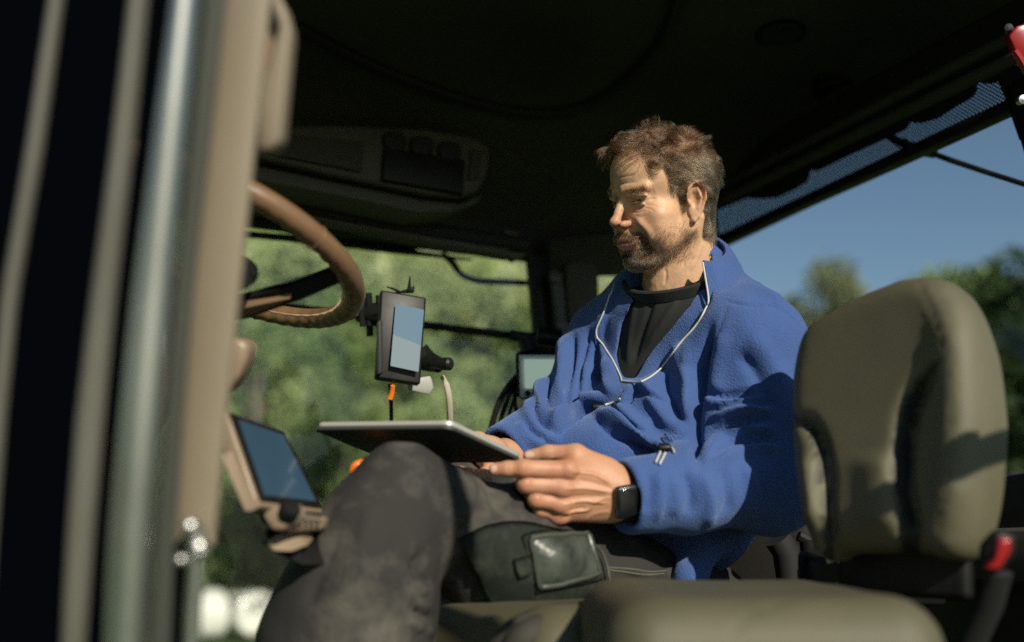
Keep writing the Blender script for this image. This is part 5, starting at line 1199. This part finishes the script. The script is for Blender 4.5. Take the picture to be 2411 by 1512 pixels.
mb = MB(); mb.prism(PP([(1878, 1342, 1.46), (1900, 1342, 1.46), (1902, 1388, 1.46), (1880, 1388, 1.46)]), FV*.004, .001); mb.build('belt_webbing', M['trim'], st)
mb = MB(); mb.tube(PP([(1830, 1268, 1.6), (1850, 1300, 1.6), (1862, 1380, 1.6)]), .022, 10); mb.build('cover', M['blacksoft'], st)
# ================================================================== outside: ground, hillside, trees, bales
def azp(px, dist, z=0.0):
    a = math.atan((px-W/2)/FP); d = FH*math.cos(a)+RV*math.sin(a); return np.array([d[0]*dist, d[1]*dist, z])
def leaf_mat(name, c1, c2, c3):
    m = bpy.data.materials.new(name); m.use_nodes = True; nt = m.node_tree; b = nt.nodes['Principled BSDF']
    g = node(nt, 'ShaderNodeNewGeometry'); n = node(nt, 'ShaderNodeTexNoise', i_Scale=.55, i_Detail=2); nt.links.new(g.outputs['Position'], n.inputs['Vector'])
    cr = node(nt, 'ShaderNodeValToRGB'); cr.color_ramp.elements[0].position = .35; cr.color_ramp.elements[0].color = (*c1, 1); cr.color_ramp.elements[1].position = .65; cr.color_ramp.elements[1].color = (*c3, 1); e = cr.color_ramp.elements.new(.5); e.color = (*c2, 1)
    nt.links.new(n.outputs[0], cr.inputs[0]); nt.links.new(cr.outputs[0], b.inputs['Base Color']); b.inputs['Roughness'].default_value = .6; b.inputs['Specular IOR Level'].default_value = .3
    tl_ = node(nt, 'ShaderNodeBsdfTranslucent'); nt.links.new(cr.outputs[0], tl_.inputs[0]); mx = node(nt, 'ShaderNodeMixShader'); mx.inputs[0].default_value = .35
    out = nt.nodes['Material Output']; nt.links.new(b.outputs[0], mx.inputs[1]); nt.links.new(tl_.outputs[0], mx.inputs[2]); nt.links.new(mx.outputs[0], out.inputs[0]); return m
M['leaf_y'] = leaf_mat('yellow_green_leaves', (.20, .27, .09), (.37, .44, .19), (.56, .59, .34))
M['leaf_p'] = leaf_mat('pale_leaves', (.12, .15, .07), (.22, .24, .12), (.34, .34, .19))
M['leaf_g'] = leaf_mat('green_leaves', (.09, .16, .05), (.20, .29, .10), (.34, .42, .19))
M['leaf_d'] = leaf_mat('dark_green_leaves', (.008, .02, .008), (.02, .045, .014), (.045, .08, .02))
M['bark'] = mat('bark', (.12, .10, .075), rough=.9, vary=.4, vscale=5, bump=('noise', 30, .8, .02))
M['grass'] = dusty('grass_field', (.045, .085, .02), (.11, .15, .04), .35, .48, .95, .3)
mb = MB(); g_ = np.linspace(-1, 1, 61); gx, gy = np.meshgrid(g_, g_, indexing='ij'); gx = np.sign(gx)*np.abs(gx)**2.2*700; gy = np.sign(gy)*np.abs(gy)**2.2*700
r_ = np.hypot(gx, gy); mb.grid(np.stack([gx, gy, np.where(r_ > 12, .25*fnoise(np.stack([gx*.06, gy*.06, gx*0], -1), 2), 0)], -1)); gr = mb.build('ground', M['grass']); tag(gr, 'green grass field outside the tractor', None, None, 'structure')
# wooded slope
ux = np.linspace(-90, 110, 60); vy = np.linspace(0, 70, 28); X_, Y_ = np.meshgrid(ux, vy, indexing='ij')
M['slope'] = dusty('sunny_slope', (.10, .18, .04), (.22, .27, .08), .4, .45, .95, .3)
Zh = (6+27*ss(72, 38, X_))*ss(0, 55, Y_)+.7*fnoise(np.stack([X_*.08, Y_*.08, X_*0], -1), 3)-.4
mb = MB(); mb.grid(np.stack([X_, Y_+40, Zh], -1)); hs = mb.build('hill', M['slope']); tag(hs, 'grassy slope rising behind the trees', None, None, 'structure')
_rg = np.random.default_rng(11); _n = 26000; _x = _rg.uniform(-25, 62, _n); _y = 42+_rg.uniform(0, 1, _n)**.8*55
_hit = bvh(np.array([v for v in zip(X_.ravel(), (Y_+40).ravel(), Zh.ravel())]), np.array([(i*28+j, i*28+j+1, (i+1)*28+j+1, (i+1)*28+j) for i in range(59) for j in range(27)]))
_V = []
for _a, _b in zip(_x, _y):
    _l = _hit.ray_cast(Vector((_a, _b, 80)), Vector((0, 0, -1)))[0]
    if _l is None: continue
    _h = max(0, 2.2+2.2*float(vnoise(np.array([[_a*.22, _b*.22, 0.]]))[0])); _p = np.array(_l)+[0, 0, _h*_rg.random()**.4]; _u = nrm(_rg.normal(size=3)); _w = nrm(np.cross(_u, _rg.normal(size=3))); _s = .32*(.6+.8*_rg.random())
    _V += [_p-_u*_s, _p+_w*_s*.7, _p+_u*_s, _p-_w*_s*.7]
_V = np.array(_V); wd = link('woodland', np_mesh('woodland', _V, np.arange(len(_V)).reshape(-1, 4)), M['leaf_y'], None, False)
tag(wd, 'pale green woodland covering the slope beyond the nearer trees', None, None, 'stuff')
def tree_mesh(seed, h, cr, base, leaves, ls, lobes=16, sparse=0.0):
    rg = np.random.default_rng(seed); mb = MB(); top = np.array([rg.normal()*.2, rg.normal()*.2, h*.8])
    tr = np.array([[0, 0, -.3], [.03, .05, h*.2], [.1*rg.normal(), .1*rg.normal(), h*.5], top]); mb.tube(catmull(tr, 4), np.linspace(h*.028, h*.006, 13), 7)
    cs = []
    for k in range(lobes):
        zz = base+(h-base)*(.08+.88*(k+.5)/lobes); w = cr*math.sqrt(max(.05, 1-((zz-base)/(h-base)*1.15-.35)**2*1.4)); a = rg.random()*6.28; rr = w*(.25+.6*rg.random())
        c = np.array([rr*math.cos(a), rr*math.sin(a), zz]); cs.append((c, cr*(.28+.22*rg.random())))
        t0 = np.array([0, 0, max(base*.7, zz-rr*.7)]); mb.tube([t0, (t0+c)/2+[0, 0, .15], c], [h*.009, h*.006, h*.002], 5)
    nb = len(mb.f); per = leaves//lobes; V, F = [], []
    for c, r in cs:
        d = nrm(rg.normal(size=(per, 3))); rad = r*(.35+.65*rg.random((per, 1))**.5)*(1+.25*vnoise(d*2.2+c))[:, None]; p = c+d*rad*[1, 1, .8]
        n1 = nrm(rg.normal(size=(per, 3))); n2 = nrm(np.cross(n1, rg.normal(size=(per, 3)))); s = ls*(.6+.8*rg.random((per, 1)))
        q = np.stack([p-n1*s, p+n2*s*.55, p+n1*s, p-n2*s*.55], 1); o = len(V)*4 if False else sum(len(v) for v in V); V.append(q.reshape(-1, 3)); F.append(o+np.arange(per*4).reshape(-1, 4))
    V = np.concatenate(V); F = np.concatenate(F)
    return mb, np_mesh('crown', V, F)
protos = []
for seed, h, cr, base, lv, ls, lobes, key in ((1, 11, 3.6, 1.2, 11000, .16, 26, 'leaf_y'), (2, 10, 3.4, 1.0, 11000, .16, 26, 'leaf_g'), (3, 12, 2.5, 3.0, 3000, .14, 26, 'leaf_p'), (4, 9, 3.6, .6, 11000, .16, 26, 'leaf_d'), (5, 2.2, 1.5, .1, 3500, .08, 12, 'leaf_d')):
    mb, cme = tree_mesh(seed, h, cr, base, lv, ls, lobes); tme = mesh_from(mb.v, mb.f, 'trunk'); tme.materials.append(M['bark']); tme.polygons.foreach_set('use_smooth', [True]*len(tme.polygons)); cme.materials.append(M[key]); protos.append((tme, cme))
def put_tree(k, px, dist, s, rot, z, label, name='tree', cat='tree', group='trees outside the windows'):
    r = bpy.data.objects.new(name, None); C.objects.link(r); p = azp(px, dist, z); r.location = p; r.scale = (s, s, s); r.rotation_euler = (0, 0, rot)
    tag(r, label, cat, group)
    for me, nm in zip(protos[k], ('trunk', 'crown')): o = bpy.data.objects.new(nm, me); C.objects.link(o); o.parent = r
TREES = [(1, 600, 24, .72, 0, 0, 'bushy green tree between door post and steering wheel'), (0, 480, 40, 1.0, 1, 1, 'yellow green tree at the left edge of the side window'), (0, 690, 34, 1.1, 2, .2, 'bright tree seen through the steering wheel'),
 (1, 800, 31, .95, 3, 0, 'mid green tree between steering wheel and phone'), (0, 900, 38, 1.0, 4, .5, 'tall yellow green tree rising behind the phone'), (1, 985, 28, .70, 5, 0, 'low green tree right under the phone mount'),
 (0, 1070, 36, .93, 6, .4, 'pale yellow green tree above the grab rail right of the phone'), (0, 1180, 33, .95, 7, .2, 'yellow green tree beside the window post'), (1, 1270, 30, .82, 8, 0, 'green tree behind the small side monitor'),
 (3, 720, 22, .45, 1.5, 0, 'small dark tree above the touch monitor'), (0, 820, 24, .48, 2.5, 0, 'small sunlit tree behind his knee'), (1, 1110, 23, .50, 3.5, 0, 'small green tree behind the monitor cables'), (1, 560, 30, .8, 4.5, 0, 'green tree right of the beige door post'),
 (0, 1000, 46, 1.1, .5, 3, 'tallest tree on the slope behind the phone'), (0, 760, 48, 1.05, 5.5, 2.5, 'large tree high on the slope behind the wheel'), (0, 1220, 46, 1.02, 2.2, 3, 'large tree high on the slope by the window post'), (0, 1420, 44, 1.1, 1.1, 1, 'pale tree in the gap beside his far shoulder'),
 (2, 1962, 40, 1.06, .4, 0, 'slender birch like tree rising highest behind his shoulder'), (2, 1870, 44, 1.0, 2.4, 0, 'thin pale tree just right of his collar'), (2, 1900, 50, 1.12, 1.9, 0, 'faint thin tree between the slender tree and his collar'), (2, 2095, 46, 1.0, 4.6, 0, 'faint slim tree above the seat back slope'), (2, 2030, 40, .98, 3.4, 0, 'sparse tree between his shoulder and the seat back'),
 (1, 2250, 27, .84, 1.2, 0, 'dark tree showing right above the seat back'), (1, 2400, 25, .74, 2.9, 0, 'dense tree at the right edge of the rear window'), (3, 2480, 22, .8, 4, 0, 'darkest tree beyond the right side of the seat back'), (1, 2150, 38, .66, 5, 0, 'low green tree behind the top of the seat back'), (1, 1990, 30, .45, .2, 0, 'short tree hidden low behind his upper arm')]
for i, (k, px, dist, s, rot, z, lab) in enumerate(TREES): put_tree(k, px, dist, s, rot, z, lab)
for px, dist, s, lab in ((560, 33, 1.2, 'round dark shrub behind the white bales'), (690, 30, 1.0, 'dark shrub beside his shin'), (620, 32, 1.2, 'dark shrub next to the door post')):
    put_tree(4, px, dist, s, px, 0, lab, 'shrub', 'shrub', 'dark shrubs near the bales')
M['wrap'] = mat('white_bale_wrap', (.72, .72, .68), rough=.22, spec=.6, bump=('noise', 9, .5, .03)); M['rust'] = mat('rusty_metal', (.30, .13, .04), rough=.8, vary=.4)
def bale(px, dist, s, rot, lab, z=0.0):
    r = .62*s; ax = np.array([math.cos(rot), math.sin(rot), 0]); c = azp(px, dist, r*.97+z)
    pr = [(0, -.62), (.30, -.62), (.50, -.60), (.595, -.54), (.62, -.42), (.625, -.2), (.615, 0), (.625, .2), (.62, .42), (.595, .54), (.5, .60), (.3, .62), (0, .62)]
    mb = MB(); mb.lathe(c, ax, [(a*s, b*s) for a, b in pr], 32); v = np.array(mb.v); v = v+nrm(v-c)*(fnoise(v*3, 3)*.035)[:, None]; v[:, 2] = np.maximum(v[:, 2], z+.01); mb.v = [tuple(x) for x in v]
    tag(mb.build('wrapped_bale', M['wrap']), lab, 'hay bale', 'white wrapped bales on the grass')
bale(497, 22, .78, .3, 'shiny white wrapped bale nearest the door post'); bale(606, 22.4, .78, 1.9, 'white wrapped bale in the front row near his shin'); bale(548, 31, .95, .6, 'pale wrapped bale standing farther back under the trees', .3)
ta = empty('farm_trailer', azp(640, 27, 0), 'rusty brown flat trailer between the bales and the shrubs', 'trailer')
tx = RV*1.0; mb = MB(); mb.box(azp(640, 27, .85), [RV, FH, ZV], (1.0, .6, .12), .03); mb.build('bed', M['rust'], ta)
for s_ in (-.6, .6):
    mb = MB(); mb.lathe(azp(640, 26.4, .35)+RV*s_, FH, [(.0, -.1), (.2, -.1), (.35, -.08), (.35, .08), (.2, .1), (0, .1)], 20); mb.build('wheel', M['blacksoft'], ta)
person(); tablet(); watch()
